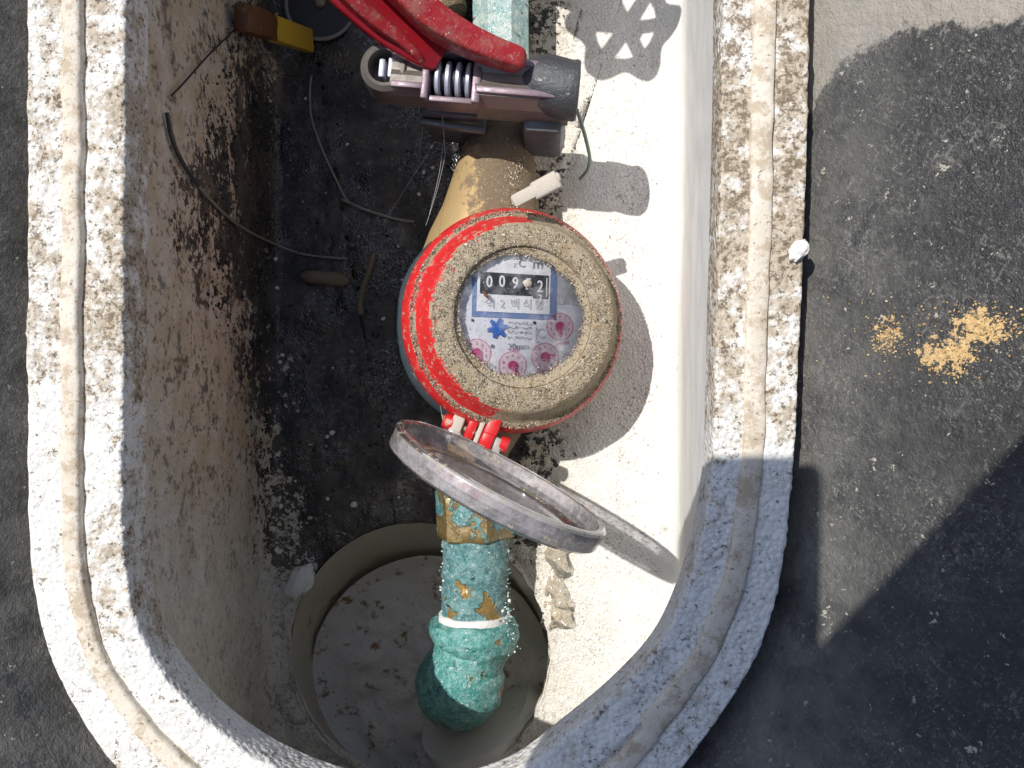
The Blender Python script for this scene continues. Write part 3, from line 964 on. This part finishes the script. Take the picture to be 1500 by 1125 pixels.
for i in range(12):
    r0, r1 = .0291, .0291
ring = [[], []]
for k in range(96):
    a = 2 * math.pi * k / 96
    w = interp(math.degrees(a) % 360, [0, 40, 80, 120, 160, 200, 240, 270, 300, 360], [.0024, .0036, .0030, .0008, .0006, .0014, .0034, .0044, .0038, .0024])
    w *= 1 + .5 * mnoise.noise(Vector((math.cos(a) * 3, math.sin(a) * 3, 0)))
    ring[0].append(bm.verts.new((.0292 * math.cos(a), .0292 * math.sin(a), .0136)))
    ring[1].append(bm.verts.new(((.0292 - w) * math.cos(a), (.0292 - w) * math.sin(a), .0127)))
for k in range(96): bm.faces.new((ring[0][k], ring[0][(k+1) % 96], ring[1][(k+1) % 96], ring[1][k]))
tag(obj('silt_bank', bm, M['silt'], glass), kind='stuff')
bm = bmesh.new(); add_grain(bm, dl(779, 419, .0042), 6.0 * PX, 2, .7)
for v in bm.verts: v.co.x = v.co.x + (v.co.x - dl(779, 419).x) * .25
obj('pebble', bm, M['dusty_tab'], glass)
bm = bmesh.new(); add_tube(bm, [dl(714, 432, .0042), dl(717, 438, .0043), dl(721, 443, .0042)], [.0004, .0008, .0003], 8)
obj('brown_flake', bm, M['brown'], glass)

# lid: shallow clear cup standing on its hinge
LR = .0430
LC = at(729, 709, .098)
e1 = Vector((0.885, -0.465, 0)).normalized()
nrm = Vector((0.465, 0.885, 0.03)).normalized()
up = nrm.cross(e1); up = up if up.z > 0 else -up
LM = Matrix((e1, e1.cross(nrm) * (1 if e1.cross(nrm).z > 0 else -1), nrm)).transposed().to_4x4()
if LM.determinant() < 0: LM = Matrix((-e1, up, nrm)).transposed().to_4x4()
LM = MI @ (Matrix.Translation(LC) @ LM)
bm = bmesh.new()
add_lathe(bm, [(0, -.0046), (.034, -.0046), (.0415, -.0046), (LR, -.0034), (LR + .0004, .0030), (LR, .0042), (LR - .0014, .0044), (LR - .0026, .0040),
               (LR - .0028, -.0006), (LR - .0060, -.0022), (LR - .0066, -.0030), (0, -.0030)], 120, LM)
bmesh.ops.recalc_face_normals(bm, faces=bm.faces[:])
lid = obj('lid', bm, M['lid'], meter)
lid['label'] = 'clear dusty plastic lid standing open on its hinge'
bm = bmesh.new()
add_lathe(bm, [(LR - .0011, .0046), (LR + .0002, .0040), (LR + .0006, .0034), (LR + .0006, .0028), (LR - .0012, .0040)], 120, LM, close=True)
obj('lid_edge', bm, M['lug'], lid)
bm = bmesh.new()
add_lathe(bm, [(.0325, -.0028), (.0335, -.0020), (.0345, -.0028)], 100, LM)
obj('lid_groove_ring', bm, M['lug'], lid)
# hinge
HZ = .0535
h0 = at(655, 617, HZ); h1 = at(741, 652, HZ); hd = (h1 - h0).normalized()
hu = Vector((0, 0, 1)); hn = hu.cross(hd).normalized()          # towards the dial
hrot = Matrix((hd, hn, hu)).transposed()
mrot = MI.to_3x3()
def hbox(c, s, name, mat, parent, bev=.0008):
    bm = bmesh.new(); add_box(bm, loc(c), s, mrot @ hrot, bev); 
    for v in bm.verts: v.co += rand_unit() * .00008
    return obj(name, bm, mat, parent)
def hp(t, n=0.0, z=0.0): return h0 + hd * (t * (h1 - h0).length) + hn * n + hu * z
for t, ln in ((.03, .0042), (.97, .0036)):
    bm = bmesh.new(); c = hp(t)
    add_tube(bm, [loc(c - hd * ln * .6), loc(c - hd * ln * .45), loc(c + hd * ln * .45), loc(c + hd * ln * .6)], [.0024, .0034, .0034, .0026], 20)
    obj('hinge_knob', bm, M['red_clean'], cap)
hbox(hp(.40, .0030, -.001), (.0042, .013, .006), 'hinge_arm', M['red_clean'], cap)
hbox(hp(.70, .0036, -.0005), (.0060, .0125, .0075), 'hinge_arm', M['red_clean'], cap)
hbox(hp(.70, -.0010, .0026), (.0056, .0066, .004), 'hinge_bar', M['red_clean'], cap)
hbox(hp(.17, -.0010), (.0052, .0105, .006), 'hinge_lug', M['dusty_tab'], lid)
hbox(hp(.19, -.0050, .001), (.0056, .006, .005), 'hinge_lug', M['lug'], lid)
hbox(hp(.86, -.0030), (.0052, .0100, .006), 'hinge_lug', M['lug'], lid)
hbox(hp(.54, .0015, .001), (.0022, .012, .0045), 'hinge_spring', M['dusty_tab'], cap, .0005)
bm = bmesh.new(); add_tube(bm, [loc(hp(0.02)), loc(hp(.98))], .0012, 10); obj('hinge_pin', bm, M['wire'], cap)

# ------------------------------------------------------------------ outlet pipe with union nut and elbow
PZ = .022
pb = at(698, 760, 0)
pipe = empty('outlet_pipe', pb, 'corroded teal-green pipe with a brass union nut and elbow below the meter', 'pipe')
def rel(bm, name, mat, parent, sharp=40, jit=0.0, js=200):
    if jit:
        for v in bm.verts:
            v.co += Vector((mnoise.noise(v.co * js), mnoise.noise(v.co * js + Vector((9, 0, 0))), mnoise.noise(v.co * js + Vector((0, 9, 0))))) * jit
    return obj(name, bm, mat, parent, base=parent.location if parent.parent is None else pb, sharp=sharp)
n0 = at(694, 716, PZ); n1 = at(696, 788, PZ)
d = (n1 - n0).normalized(); ln = (n1 - n0).length
bm = bmesh.new()
rn = .0187
add_tube(bm, [n0, n0 + d * .0012, n0 + d * ln * .5, n1 - d * .0012, n1], [rn * .92, rn, rn, rn, rn * .92], 6, phase=R(8))
bmesh.ops.bevel(bm, geom=[e for e in bm.edges if e.calc_face_angle(0) > .4], offset=.0012, segments=2, affect='EDGES')
bmesh.ops.subdivide_edges(bm, edges=bm.edges[:], cuts=3, use_grid_fill=True)
rel(bm, 'union_nut', M['nut'], pipe, 50, .0005, 300)
bm = bmesh.new()
t0 = at(697, 785, PZ); t1 = at(695, 905, PZ)
add_tube(bm, [t0.lerp(t1, k / 30) for k in range(31)], [.0154 + .0006 * mnoise.noise(Vector((k * .4, 0, 0))) for k in range(31)], 48)
rel(bm, 'pipe', M['pipe'], pipe, 0, .0008, 260)
bm = bmesh.new()
a = at(695, 896, PZ); b_ = at(695, 911, PZ)
add_tube(bm, [a.lerp(b_, k / 6) for k in range(7)], [.0158, .0167, .0165, .0170, .0167, .0169, .0160], 48)
rel(bm, 'thread_tape', M['tape'], pipe, 0, .0006, 500)
# elbow: collar, neck and bend going down and to the left into the sleeve
bm = bmesh.new()
ez = PZ
path = [at(695, 905, ez), at(695, 912, ez), at(694, 925, ez), at(693, 940, ez), at(691, 951, ez), at(686, 964, ez), at(680, 984, ez - .001),
        at(675, 996, ez - .004), at(672, 1004, ez - .012), at(672, 1008, ez - .028), at(676, 1016, ez - .055)]
rr = [.0178, .0206, .0211, .0200, .0170, .0166, .0192, .0208, .0206, .0196, .0185]
sp = smooth_path(path, 5); sr = [interp(i / 5, list(range(len(rr))), rr) for i in range(len(sp))]
add_tube(bm, sp, sr, 48)
rel(bm, 'elbow', M['elbow'], pipe, 0, .0016, 130)
bm = bmesh.new()
q = at(648, 1005, ez - .004); add_tube(bm, [at(668, 965, ez + .008), at(652, 990, ez + .006), at(640, 1025, ez - .006)], [.0022, .0046, .0025], 16)
rel(bm, 'elbow_rib', M['elbow'], pipe, 0, .0004, 300)
# crust beads around the collar
spots = []
for i in range(260):
    x = random.gauss(738, 9); y = random.gauss(922, 22)
    spots.append((at(x, y, PZ + random.uniform(.0, .012)), random.choice([.0004, .0005, .0007, .001])))
for i in range(240):
    y = random.uniform(792, 896); x = random.choice([651, 742]) + random.gauss(0, 2.5)
    spots.append((at(x, y, PZ + .003), random.choice([.0003, .0005, .0007])))
grains_object('mineral_crust', spots, M['grain'], pipe, base=pb, palette=[(.7, .75, .74), (.4, .55, .54), (.25, .4, .4), (.75, .74, .7), (.1, .2, .2)])
# pale pipe end the elbow goes into
pp = at(720, 1090, -.06)
pal = empty('lower_pipe', pp, 'pale plastic pipe in the sleeve under the teal elbow', 'pipe')
bm = bmesh.new()
add_tube(bm, [at(700, 1040, -.030), at(704, 1046, -.031), at(728, 1100, -.036), at(745, 1180, -.045)], [.030, .034, .034, .034], 56)
rel(bm, 'pipe_wall', M['pale_pipe'], pal, 40, .0004, 120)

# ------------------------------------------------------------------ inlet pipe, nut, gate valve beyond the frame
ip = at(733, 60, 0)
inlet = empty('inlet_pipe', ip, 'pale green flaking pipe with flat sides above the wrench', 'pipe')
bm = bmesh.new()
a = at(735, 172, PZ); b_ = at(733, -120, PZ)
add_tube(bm, [a.lerp(b_, k / 24) for k in range(25)], .0139, 8, phase=R(22.5))
bmesh.ops.subdivide_edges(bm, edges=bm.edges[:], cuts=1, use_grid_fill=True)
rel(bm, 'pipe', M['pipe_top'], inlet, 25, .0003, 200)
bm = bmesh.new()
a = at(738, 163, PZ); b_ = at(737, 100, PZ)
add_tube(bm, [a, a.lerp(b_, .06), a.lerp(b_, .94), b_], [.0175, .019, .019, .0175], 6)
rel(bm, 'union_nut', M['chrome_dark'], inlet, 40)
bm = bmesh.new()
a = at(741, 166, PZ + .002); b_ = at(741, 159, PZ + .002)
add_tube(bm, [a, b_], [.0115, .0150], 32)
rel(bm, 'gasket', M['tape'], inlet, 40, .0005, 300)

vz = at(700, -95, PZ)
valve = empty('gate_valve', (vz.x, vz.y, 0), 'brass gate valve with a lobed handwheel on the pipe beyond the wrench', 'valve')
VB = valve.location
bm = bmesh.new()
add_tube(bm, smooth_path([at(655, 30, .018), at(640, 0, .018), at(640, -60, .02), at(690, -120, .02)], 5), [.011, .012, .0125, .013, .013, .013, .0135, .014, .014, .015, .015, .015, .015, .015, .014, .012], 24)
obj('side_outlet', bm, M['brass'], valve, base=VB)
# handwheel set from the shadow it throws on the tub floor
SH = at(918, 40, 0.0); HZW = .112
k = HZW / -SUN_DIR.z
WC = SH - SUN_DIR * k
bm = bmesh.new()
add_tube(bm, [vz, Vector((vz.x * .6 + WC.x * .4, WC.y, .03)), Vector((WC.x, WC.y, .05)), Vector((WC.x, WC.y, HZW - .002))], [.013, .013, .011, .004], 20)
obj('valve_body', bm, M['brass'], valve, base=VB)
bm = bmesh.new()
NW = 96
ro = [.0255 + .0040 * math.cos(6 * 2 * math.pi * i / NW + .5) for i in range(NW)]
vo = [[bm.verts.new(WC + Vector((r_ * math.cos(2*math.pi*i/NW), r_ * math.sin(2*math.pi*i/NW), z))) for i, r_ in enumerate(rs)]
      for rs, z in ((ro, -.003), (ro, .003), ([.0165] * NW, .003), ([.0165] * NW, -.003))]
for j in range(4):
    for i in range(NW): bm.faces.new((vo[j][i], vo[j][(i+1) % NW], vo[(j+1) % 4][(i+1) % NW], vo[(j+1) % 4][i]))
for i in range(6):
    a = 2 * math.pi * i / 6 - .09
    add_box(bm, WC + Vector((.010 * math.cos(a), .010 * math.sin(a), 0)), (.017, .0062, .0044), Matrix.Rotation(a, 3, 'Z'), .001)
add_lathe(bm, [(0, .005), (.0065, .005), (.0065, -.005), (0, -.005)], 24, Matrix.Translation(WC))
obj('handwheel', bm, M['red_clean'], valve, base=VB)

# ------------------------------------------------------------------ adjustable wrench
WZ = .074
wb = at(700, 120, WZ - .03)
wr = empty('adjustable_wrench', wb, 'chrome adjustable wrench with a red ribbed handle gripping the upper pipe', 'wrench')
def W(bm, name, mat, sharp=35, parent=None): 
    return obj(name, bm, mat, parent or wr, base=wb, sharp=sharp)
L = at(560, 106, WZ); Rr = at(848, 128, WZ)
wd = (Rr - L).normalized(); wn = Vector((0, 0, 1)).cross(wd).normalized()    # wn points up in the picture
wrot = Matrix((wd, wn, Vector((0, 0, 1)))).transposed()
wl = (Rr - L).length
def wp(t, n, z=0.0): return L + wd * (t * wl) + wn * n + Vector((0, 0, z))
# head: long faceted bar with a worm slot
def bar(bm, t0, t1, poly, p1=None):
    p1 = p1 or poly
    a = [bm.verts.new(wp(t0, y, z)) for y, z in poly]; b = [bm.verts.new(wp(t1, y, z)) for y, z in p1]
    n = len(poly)
    bm.faces.new(a); bm.faces.new(list(reversed(b)))
    for i in range(n): bm.faces.new((a[i], b[i], b[(i+1) % n], a[(i+1) % n]))
P = [(.0105, -.012), (.0105, .000), (.0078, .0042), (.0060, .0048), (.0035, .0030), (.0005, .0030), (-.0020, .0044), (-.0050, .0040), (-.0085, -.001), (-.0095, -.010)]
bm = bmesh.new(); bar(bm, .055, .235, P); bmesh.ops.recalc_face_normals(bm, faces=bm.faces[:]); W(bm, 'slide_bar', M['chrome'], 20)
P2 = [(.010, -.014), (.010, .001), (.0075, .0052), (.0050, .0056), (.0020, .0034), (-.0015, .0034), (-.0040, .0050), (-.0075, .0040), (-.0105, -.002), (-.0110, -.014)]
P3 = [(.0095, -.016), (.0095, .000), (.0070, .0040), (.0040, .0044), (.0020, .0030), (-.0010, .0028), (-.0040, .0040), (-.0070, .0030), (-.0100, -.003), (-.0105, -.016)]
bm = bmesh.new(); bar(bm, .485, .96, P2, P3); bmesh.ops.recalc_face_normals(bm, faces=bm.faces[:]); W(bm, 'head_bar', M['chrome'], 20)
for yv in (.0060, -.0055):
    bm = bmesh.new()
    add_box(bm, wp(.145, yv - .0002, .0040), (.17 * wl, .0026, .0018), wrot, .0005)
    W(bm, 'slide_ridge', M['chrome_violet']); bm = bmesh.new()
    add_box(bm, wp(.69, yv, .0046), (.40 * wl, .0028, .0018), wrot, .0006)
    W(bm, 'head_ridge', M['chrome_violet'])
# frame around the worm
bm = bmesh.new()
add_box(bm, wp(.36, -.0098, -.003), (.27 * wl, .0024, .012), wrot, .0006)
add_box(bm, wp(.36, .0098, -.003), (.27 * wl, .0024, .012), wrot, .0006)
add_box(bm, wp(.232, 0, -.002), (.0030, .0215, .014), wrot, .0008)
add_box(bm, wp(.49, 0, -.002), (.0036, .0215, .013), wrot, .0008)
add_box(bm, wp(.36, 0, -.010), (.27 * wl, .019, .003), wrot)
W(bm, 'worm_frame', M['chrome_violet'])
# worm: knurled screw in the slot
for i in range(4):
    bm = bmesh.new(); t = .285 + i * .052
    add_tube(bm, [wp(t, 0, -.0035) - wd * .0011, wp(t, 0, -.0035) - wd * .0006, wp(t, 0, -.0035) + wd * .0006, wp(t, 0, -.0035) + wd * .0011], [.0060, .0074, .0074, .0060], 24)
    W(bm, 'worm_thread', M['bolt'])
bm = bmesh.new(); add_tube(bm, [wp(.24, 0, -.0035), wp(.48, 0, -.0035)], .0045, 20); W(bm, 'worm_core', M['p_black'])
# rounded left end with a bolt
bm = bmesh.new()
c = wp(.018, .0015, -.006)
add_lathe(bm, [(.0068, .0095), (.0082, .0100), (.0100, .0082), (.0104, .003), (.0102, -.006), (.0068, -.006)], 48, Matrix.Translation(c), close=True)
add_lathe(bm, [(0, -.001), (.0070, -.001), (.0070, -.005), (0, -.005)], 24, Matrix.Translation(c))
W(bm, 'end_boss', M['chrome'])
bm = bmesh.new()
add_box(bm, c + Vector((0, 0, .0035)) - wd * .0016, (.0026, .0076, .0075), wrot, .0008)
add_box(bm, c + Vector((0, 0, .0045)) + wd * .0024, (.0024, .0082, .0085), wrot, .0008)
W(bm, 'bolt', M['bolt'])
# right end: dark round tube
bm = bmesh.new()
add_tube(bm, [wp(.76, .0035, -.006), wp(.82, .002, -.004), wp(.94, .0, -.004), wp(.985, .0, -.004), wp(1.0, 0, -.004), wp(1.003, 0, -.004), wp(.98, 0, -.004)],
         [.0100, .0116, .0118, .0120, .0114, .0070, .0064], 40)
W(bm, 'jaw_knuckle', M['steel_rough'])
# jaws reaching down around the nut
bm = bmesh.new()
add_box(bm, wp(.34, -.0040, -.036), (.34 * wl, .012, .040), wrot, .0015)
add_box(bm, wp(.34, -.0125, -.022), (.36 * wl, .003, .004), wrot @ Matrix.Rotation(R(-3), 3, 'Z'), .0008)
W(bm, 'sliding_jaw', M['chrome_dark'])
bm = bmesh.new()
add_box(bm, wp(.83, -.0060, -.032), (.22 * wl, .018, .038), wrot, .003)
W(bm, 'fixed_jaw', M['chrome_dark'])
# handle: channel of two red flanges and a web
def ribbon(name, pts, mat, bev=.0016):
    """loft of rounded cross-sections: (px,py,z,width_px,height)"""
    bm = bmesh.new(); rings = []
    cs = [at(p[0], p[1], p[2]) for p in pts]
    cs2 = smooth_path(cs, 5); ws = [interp(i / 5, list(range(len(pts))), [p[3] for p in pts]) for i in range(len(cs2))]
    hs = [interp(i / 5, list(range(len(pts))), [p[4] for p in pts]) for i in range(len(cs2))]
    for i, c in enumerate(cs2):
        d = (cs2[min(i+1, len(cs2)-1)] - cs2[max(i-1, 0)]).normalized()
        x = d.cross(Vector((0, 0, 1))).normalized(); z = x.cross(d).normalized()
        w = ws[i] * (CAM.z - c.z) / F / 2; h = hs[i] / 2; b = min(bev, w * .6, h * .6)
        ring = []
        for sx, sz in ((1, 1), (-1, 1), (-1, -1), (1, -1)):
            for a in range(4):
                th = {(1, 1): 0, (-1, 1): 90, (-1, -1): 180, (1, -1): 270}[(sx, sz)] + a * 30
                ring.append(bm.verts.new(c + x * (sx * (w - b) + b * math.cos(R(th))) + z * (sz * (h - b) + b * math.sin(R(th)))))
        rings.append(ring)
    n = 16
    for i in range(len(rings) - 1):
        for k in range(n): bm.faces.new((rings[i][k], rings[i][(k+1) % n], rings[i+1][(k+1) % n], rings[i+1][k]))
    bm.faces.new(rings[0]); bm.faces.new(list(reversed(rings[-1])))
    bmesh.ops.recalc_face_normals(bm, faces=bm.faces[:])
    return W(bm, name, mat, 50)
ribbon('handle_web', [(490, -75, .096, 120, .006), (535, -25, .091, 112, .006), (582, 24, .085, 96, .006), (626, 60, .080, 80, .006), (650, 80, .077, 60, .005)], M['red_shaded'])
ribbon('handle_flange', [(530, -80, .110, 54, .011), (592, -14, .102, 46, .013), (634, 28, .096, 42, .013), (676, 55, .091, 38, .012), (720, 75, .087, 34, .011), (755, 87.5, .0838, 31, .010), (763, 90.5, .083, 26, .008), (767, 92, .0825, 16, .005)], M['red'], .0014)
ribbon('handle_flange', [(440, -85, .108, 26, .010), (500, -18, .100, 26, .010), (546, 28, .092, 22, .009), (584, 58, .086, 16, .008), (608, 80, .082, 11, .007), (622, 97, .078, 7, .004)], M['red'], .0012)

# ------------------------------------------------------------------ small things on the floor
# yellow and brown stick
q0 = on_floor(330, 24, .006); q1 = on_floor(448, 66, .006)
ys = empty('plastic_stick', q0.lerp(q1, .5), 'short yellow plastic stick with a rusty brown end on the mud', 'plastic stick')
d = (q1 - q0).normalized(); x, y = frame_from(d); rot = Matrix((d, x, y)).transposed(); ln = (q1 - q0).length
bm = bmesh.new(); add_box(bm, q0 + d * ln * .72, (ln * .60, .0112, .006), rot, .0012); obj('yellow_bar', bm, M['yellow'], ys, base=ys.location)
bm = bmesh.new(); add_box(bm, q0 + d * ln * .22, (ln * .42, .0116, .0066), rot, .0016)
bmesh.ops.subdivide_edges(bm, edges=bm.edges[:], cuts=2, use_grid_fill=True)
for v in bm.verts: v.co += Vector((1, 1, 1)) * mnoise.noise(v.co * 300) * .0012
obj('brown_end', bm, M['brown'], ys, base=ys.location)
# round dark lid with a grey edge ring
rc = on_floor(474, 12, .003)
lo = empty('round_cover', rc, 'dark round cover with a thin grey rim lying on the mud', 'cover')
bm = bmesh.new(); add_lathe(bm, [(0, .0005), (.0172, .0005), (.0172, -.002)], 64, Matrix.Translation(rc)); obj('disc', bm, M['dark_disc'], lo, base=rc)
bm = bmesh.new()
add_tube(bm, [rc + Vector((.0178 * math.cos(a), .0178 * math.sin(a), .0008)) for a in [2 * math.pi * i / 64 for i in range(65)]], .0010, 8, caps=False)
obj('rim_ring', bm, M['wire'], lo, base=rc)
bm = bmesh.new(); add_grain(bm, rc + Vector((0, .0, .0018)) , .0026, 2)
tag(obj('pebble', bm, M['stone']), 'small brown pebble on the dark round cover', 'pebble')

def wire(name, pts, r, mat, label, cat='wire', group=None, lift=.0015):
    P = [on_floor(x, y, lift + (dz[0] if dz else 0)) for x, y, *dz in pts]
    bm = bmesh.new(); add_tube(bm, smooth_path(P, 6), r, 7)
    return tag(obj(name, bm, mat), label, cat, group)
wire('seal_wire', [(459, 112), (456, 140), (460, 175), (472, 218), (492, 262), (508, 292), (520, 300)], .00055, M['wire'], 'thin bent wire lying upright across the mud near the wrench')
wire('seal_wire', [(503, 294), (530, 306), (562, 317), (585, 323), (606, 326)], .0007, M['wire'], 'short stiff wire lying level beside the brass spigot')
wire('seal_wire', [(268, 250), (300, 290), (345, 330), (400, 358), (450, 374), (510, 380)], .0006, M['wire'], 'long thin wire running from the left foam wall onto the mud')
wire('dark_twig', [(238, 165), (246, 205), (262, 240), (284, 272)], .0008, M['dark_disc'], 'dark twig stuck to the left foam wall', 'twig')
wire('dark_twig', [(340, 42), (300, 80), (262, 122), (244, 140)], .00035, M['p_black'], 'thin dark straw slanting up the left foam wall', 'twig')
# green wire and two straws on the right
P = [at(845, 160, .045), at(853, 185, .040), at(861, 215, .032), at(864, 235, .022), at(860, 250, .012), at(850, 262, .004)]
bm = bmesh.new(); add_tube(bm, smooth_path(P, 6), .00085, 8)
tag(obj('green_wire', bm, M['wire_green']), 'thin grey-green wire curling down from the wrench onto bright foam', 'wire')
# cobweb strands
cw = empty('cobweb', at(640, 150, .03), 'fine cobweb strands beside the brass spigot', 'cobweb')
for pa, pb_ in (((652, 190, .03), (628, 318, .03)), ((648, 170, .06), (652, 230, .03)), ((652, 228, .03), (624, 330, .05)), ((642, 200, .02), (560, 330, .006)),
               ((664, 250, .03), (646, 230, .02)), ((620, 160, .05), (612, 235, .006)), ((626, 545, .04), (652, 630, .052)), ((640, 205, .02), (668, 218, .02))):
    bm = bmesh.new(); a, b_ = at(*pa), at(*pb_)
    add_tube(bm, smooth_path([a, a.lerp(b_, .5) + Vector((0, 0, -.002)) + rand_unit() * .001, b_], 4), .00008, 5)
    obj('strand', bm, M['web'], cw, base=cw.location)
# dry pod
pA, pB = on_floor(442, 404, .002), on_floor(512, 412, .002)
bm = bmesh.new()
add_tube(bm, [pA.lerp(pB, t) for t in (0, .1, .3, .5, .7, .9, 1)], [.001, .0028, .0036, .0031, .0036, .0030, .001], 14, squash=.8, jitter=.2)
tag(obj('seed_pod', bm, M['pod']), 'brown dry pod half sunk in the black mud', 'pod')
# root-like strand beside it
wire('root', [(548, 372), (542, 395), (534, 420), (528, 445), (530, 462)], .0018, M['pod'], 'short pale root lying on the mud beside the pod', 'root', lift=.0005)

# foam crumbs: larger ones are things of their own
crumbs = [(428, 57, 6), (635, 246, 6), (621, 253, 6), (614, 285, 6), (447, 145, 4), (509, 212, 4), (583, 361, 4), (562, 467, 6), (402, 380, 6), (405, 422, 6),
          (487, 634, 7), (480, 640, 6), (480, 730, 6), (519, 739, 9), (488, 539, 4), (410, 530, 6), (414, 520, 5), (411, 741, 8), (584, 728, 4), (590, 410, 4)]
cm = bpy.data.meshes.new('foam_crumb')
bm = bmesh.new(); bmesh.ops.create_icosphere(bm, subdivisions=2, radius=1)
for v in bm.verts: v.co *= 1 + .3 * mnoise.noise(v.co * 1.4)
bm.to_mesh(cm); bm.free(); cm.materials.append(M['white_bit'])
for x, y, s in crumbs:
    p = on_floor(x, y, .0006)
    o = bpy.data.objects.new('foam_crumb', cm); col.objects.link(o)
    o.location = p; r = s * .39 / F / 2 * 1.05
    o.scale = (r * random.uniform(.8, 1.2), r * random.uniform(.8, 1.2), r * .8); o.rotation_euler = (0, 0, random.random() * 6)
    tag(o, 'tiny white foam crumb on the black mud', 'foam crumb', 'foam crumbs scattered over the mud')
# grit over the mud
spots = []
while len(spots) < 2600:
    x = random.uniform(300, 800); y = random.uniform(-20, 800)
    m = min(x - interp(y, ml_y, ml_x), interp(y, mr_y, mr_x) - x)
    if m < -30 or math.hypot(x - 612, y - 958) < 198: continue
    if random.random() > (.9 if x < 470 or mnoise.noise(Vector((x, y, 0)) * .02) > .1 else .3): continue
    spots.append((on_floor(x, y, .0003), random.choice([.0003, .0004, .0005, .0007, .0009]) * random.uniform(.7, 1.3)))
g = grains_object('grit', spots, M['grain'], palette=[(.05, .045, .04), (.10, .085, .065), (.16, .13, .095), (.03, .03, .03), (.26, .22, .16), (.07, .06, .045), (.02, .02, .02)])
tag(g, 'loose dark grit strewn over the black mud', 'grit')
# foam lumps by the sleeve
for x, y, sx, sy, lab in ((441, 850, .0058, .0095, 'white torn foam lump wedged at the edge of the grey sleeve'), (1170, 367, .0022, .0034, 'white foam flake on the edge of the foam rim')):
    p = on_floor(x, y, .003) if x < 1000 else at(x, y, RIM_Z + .0015)
    t = bmesh.new(); bmesh.ops.create_icosphere(t, subdivisions=3, radius=1)
    for v in t.verts:
        v.co *= 1 + .28 * mnoise.noise(v.co * 2.2) + .06 * mnoise.noise(v.co * 9)
        v.co = Vector((v.co.x * sx, v.co.y * sy, v.co.z * sx * .7))
    bmesh.ops.rotate(t, cent=(0, 0, 0), matrix=Matrix.Rotation(R(-35), 3, 'Z'), verts=t.verts)
    bmesh.ops.translate(t, vec=p, verts=t.verts)
    tag(obj('foam_lump', t, M['white_bit']), lab, 'foam lump')
# crumpled film right of the pipe
bm = bmesh.new(); NXF, NYF = 12, 26
gv = [[None] * NYF for _ in range(NXF)]
for i in range(NXF):
    for j in range(NYF):
        x = 788 + 40 * i / 11 + 10 * math.sin(j * .4) * (j / 25); y = 792 + 130 * j / 25
        p = at(x, y, .006 - .02 * max(0, (815 - x) / 40))
        gv[i][j] = bm.verts.new(p + Vector((0, 0, .007 * mnoise.noise(p * 150) + .003 * mnoise.noise(p * 420))))
for i in range(NXF - 1):
    for j in range(NYF - 1): bm.faces.new((gv[i][j], gv[i+1][j], gv[i+1][j+1], gv[i][j+1]))
bmesh.ops.solidify(bm, geom=bm.faces[:], thickness=.0003)
tag(obj('plastic_film', bm, M['film'], sharp=0), 'crumpled clear plastic film hanging over the sleeve edge', 'plastic film')
# drops of water on the shaded rim
for x, y, s in ((917, 1060, 4), (992, 1074, 3), (888, 1101, 6), (855, 1088, 3)):
    t = bmesh.new(); bmesh.ops.create_icosphere(t, subdivisions=2, radius=s * .226 / F)
    for v in t.verts: v.co.z *= .6
    bmesh.ops.translate(t, vec=at(x, y, RIM_Z + .0004), verts=t.verts)
    tag(obj('water_drop', t, M['glass']), 'clear water drop on the shaded foam rim', 'water drop', 'water drops on the rim')

# ------------------------------------------------------------------ what throws the shadows from behind the lens
ph = empty('smartphone', (-.078, -.024, .402), 'black phone held flat above the open box', 'phone')
bm = bmesh.new(); add_box(bm, (0, 0, 0), (.083, .170, .008), None, .003, 3); obj('phone_body', bm, M['phone'], ph)
bm = bmesh.new(); add_lathe(bm, [(0, -.0055), (.005, -.0055), (.006, -.004)], 24, Matrix.Translation((.024, .06, 0))); obj('camera_lens', bm, M['chrome_dark'], ph)
BVB = BVHTree.FromPolygons([v.co.copy() for v in box_me.vertices], [list(p.vertices) for p in box_me.polygons])
def on_box(px, py):
    d = CR @ Vector(((px - 750) / F, (562.5 - py) / F, -1)); return BVB.ray_cast(CAM, d.normalized())[0]
def lifted(p, z): return p - SUN_DIR * ((z - p.z) / -SUN_DIR.z)
Q1, Q2 = lifted(on_box(1480, 662), .46), lifted(on_box(1225, 925), .46)
dq = (Q2 - Q1).normalized(); nq = Vector((-dq.y, dq.x, 0))
if nq.x < 0: nq = -nq
cb = Q1.lerp(Q2, .5) + dq * .02 + nq * .11
bd = empty('shadow_board', cb, 'brown unseen board added to cast the diagonal shadow on the box wall', 'shadow_board')  # unseen board, added only to cast the diagonal shadow on the box wall
brot = Matrix((dq, Vector((0, 0, 1)).cross(dq), Vector((0, 0, 1)))).transposed()
bm = bmesh.new(); add_box(bm, (0, 0, 0), (.32, .22, .004), brot, .001); obj('board', bm, M['board'], bd)
bm = bmesh.new(); add_box(bm, dq * .14 + Vector((0, 0, .004)), (.02, .08, .006), brot, .001); obj('shadow_board_clip', bm, M['chrome'], bd)

spots = []
while len(spots) < 900:
    cx, cy, rx, ry = random.choice([(1450, 478, 40, 26), (1395, 522, 36, 26), (1302, 492, 18, 20), (1340, 500, 120, 50)])
    p = on_box(random.gauss(cx, rx * .7), random.gauss(cy, ry * .7))
    if p is None or p.x < 0: continue
    spots.append((p + Vector((-.0001, 0, .0001)), random.choice([.00012, .00018, .00025, .0004]) * random.uniform(.7, 1.2)))
g = grains_object('spilled_sand', spots, M['grain'], palette=[(.58, .40, .19), (.50, .33, .14), (.62, .46, .25), (.40, .27, .12), (.3, .24, .16)])
tag(g, 'loose ochre sand grains around the stained patches on the black wall', 'sand')
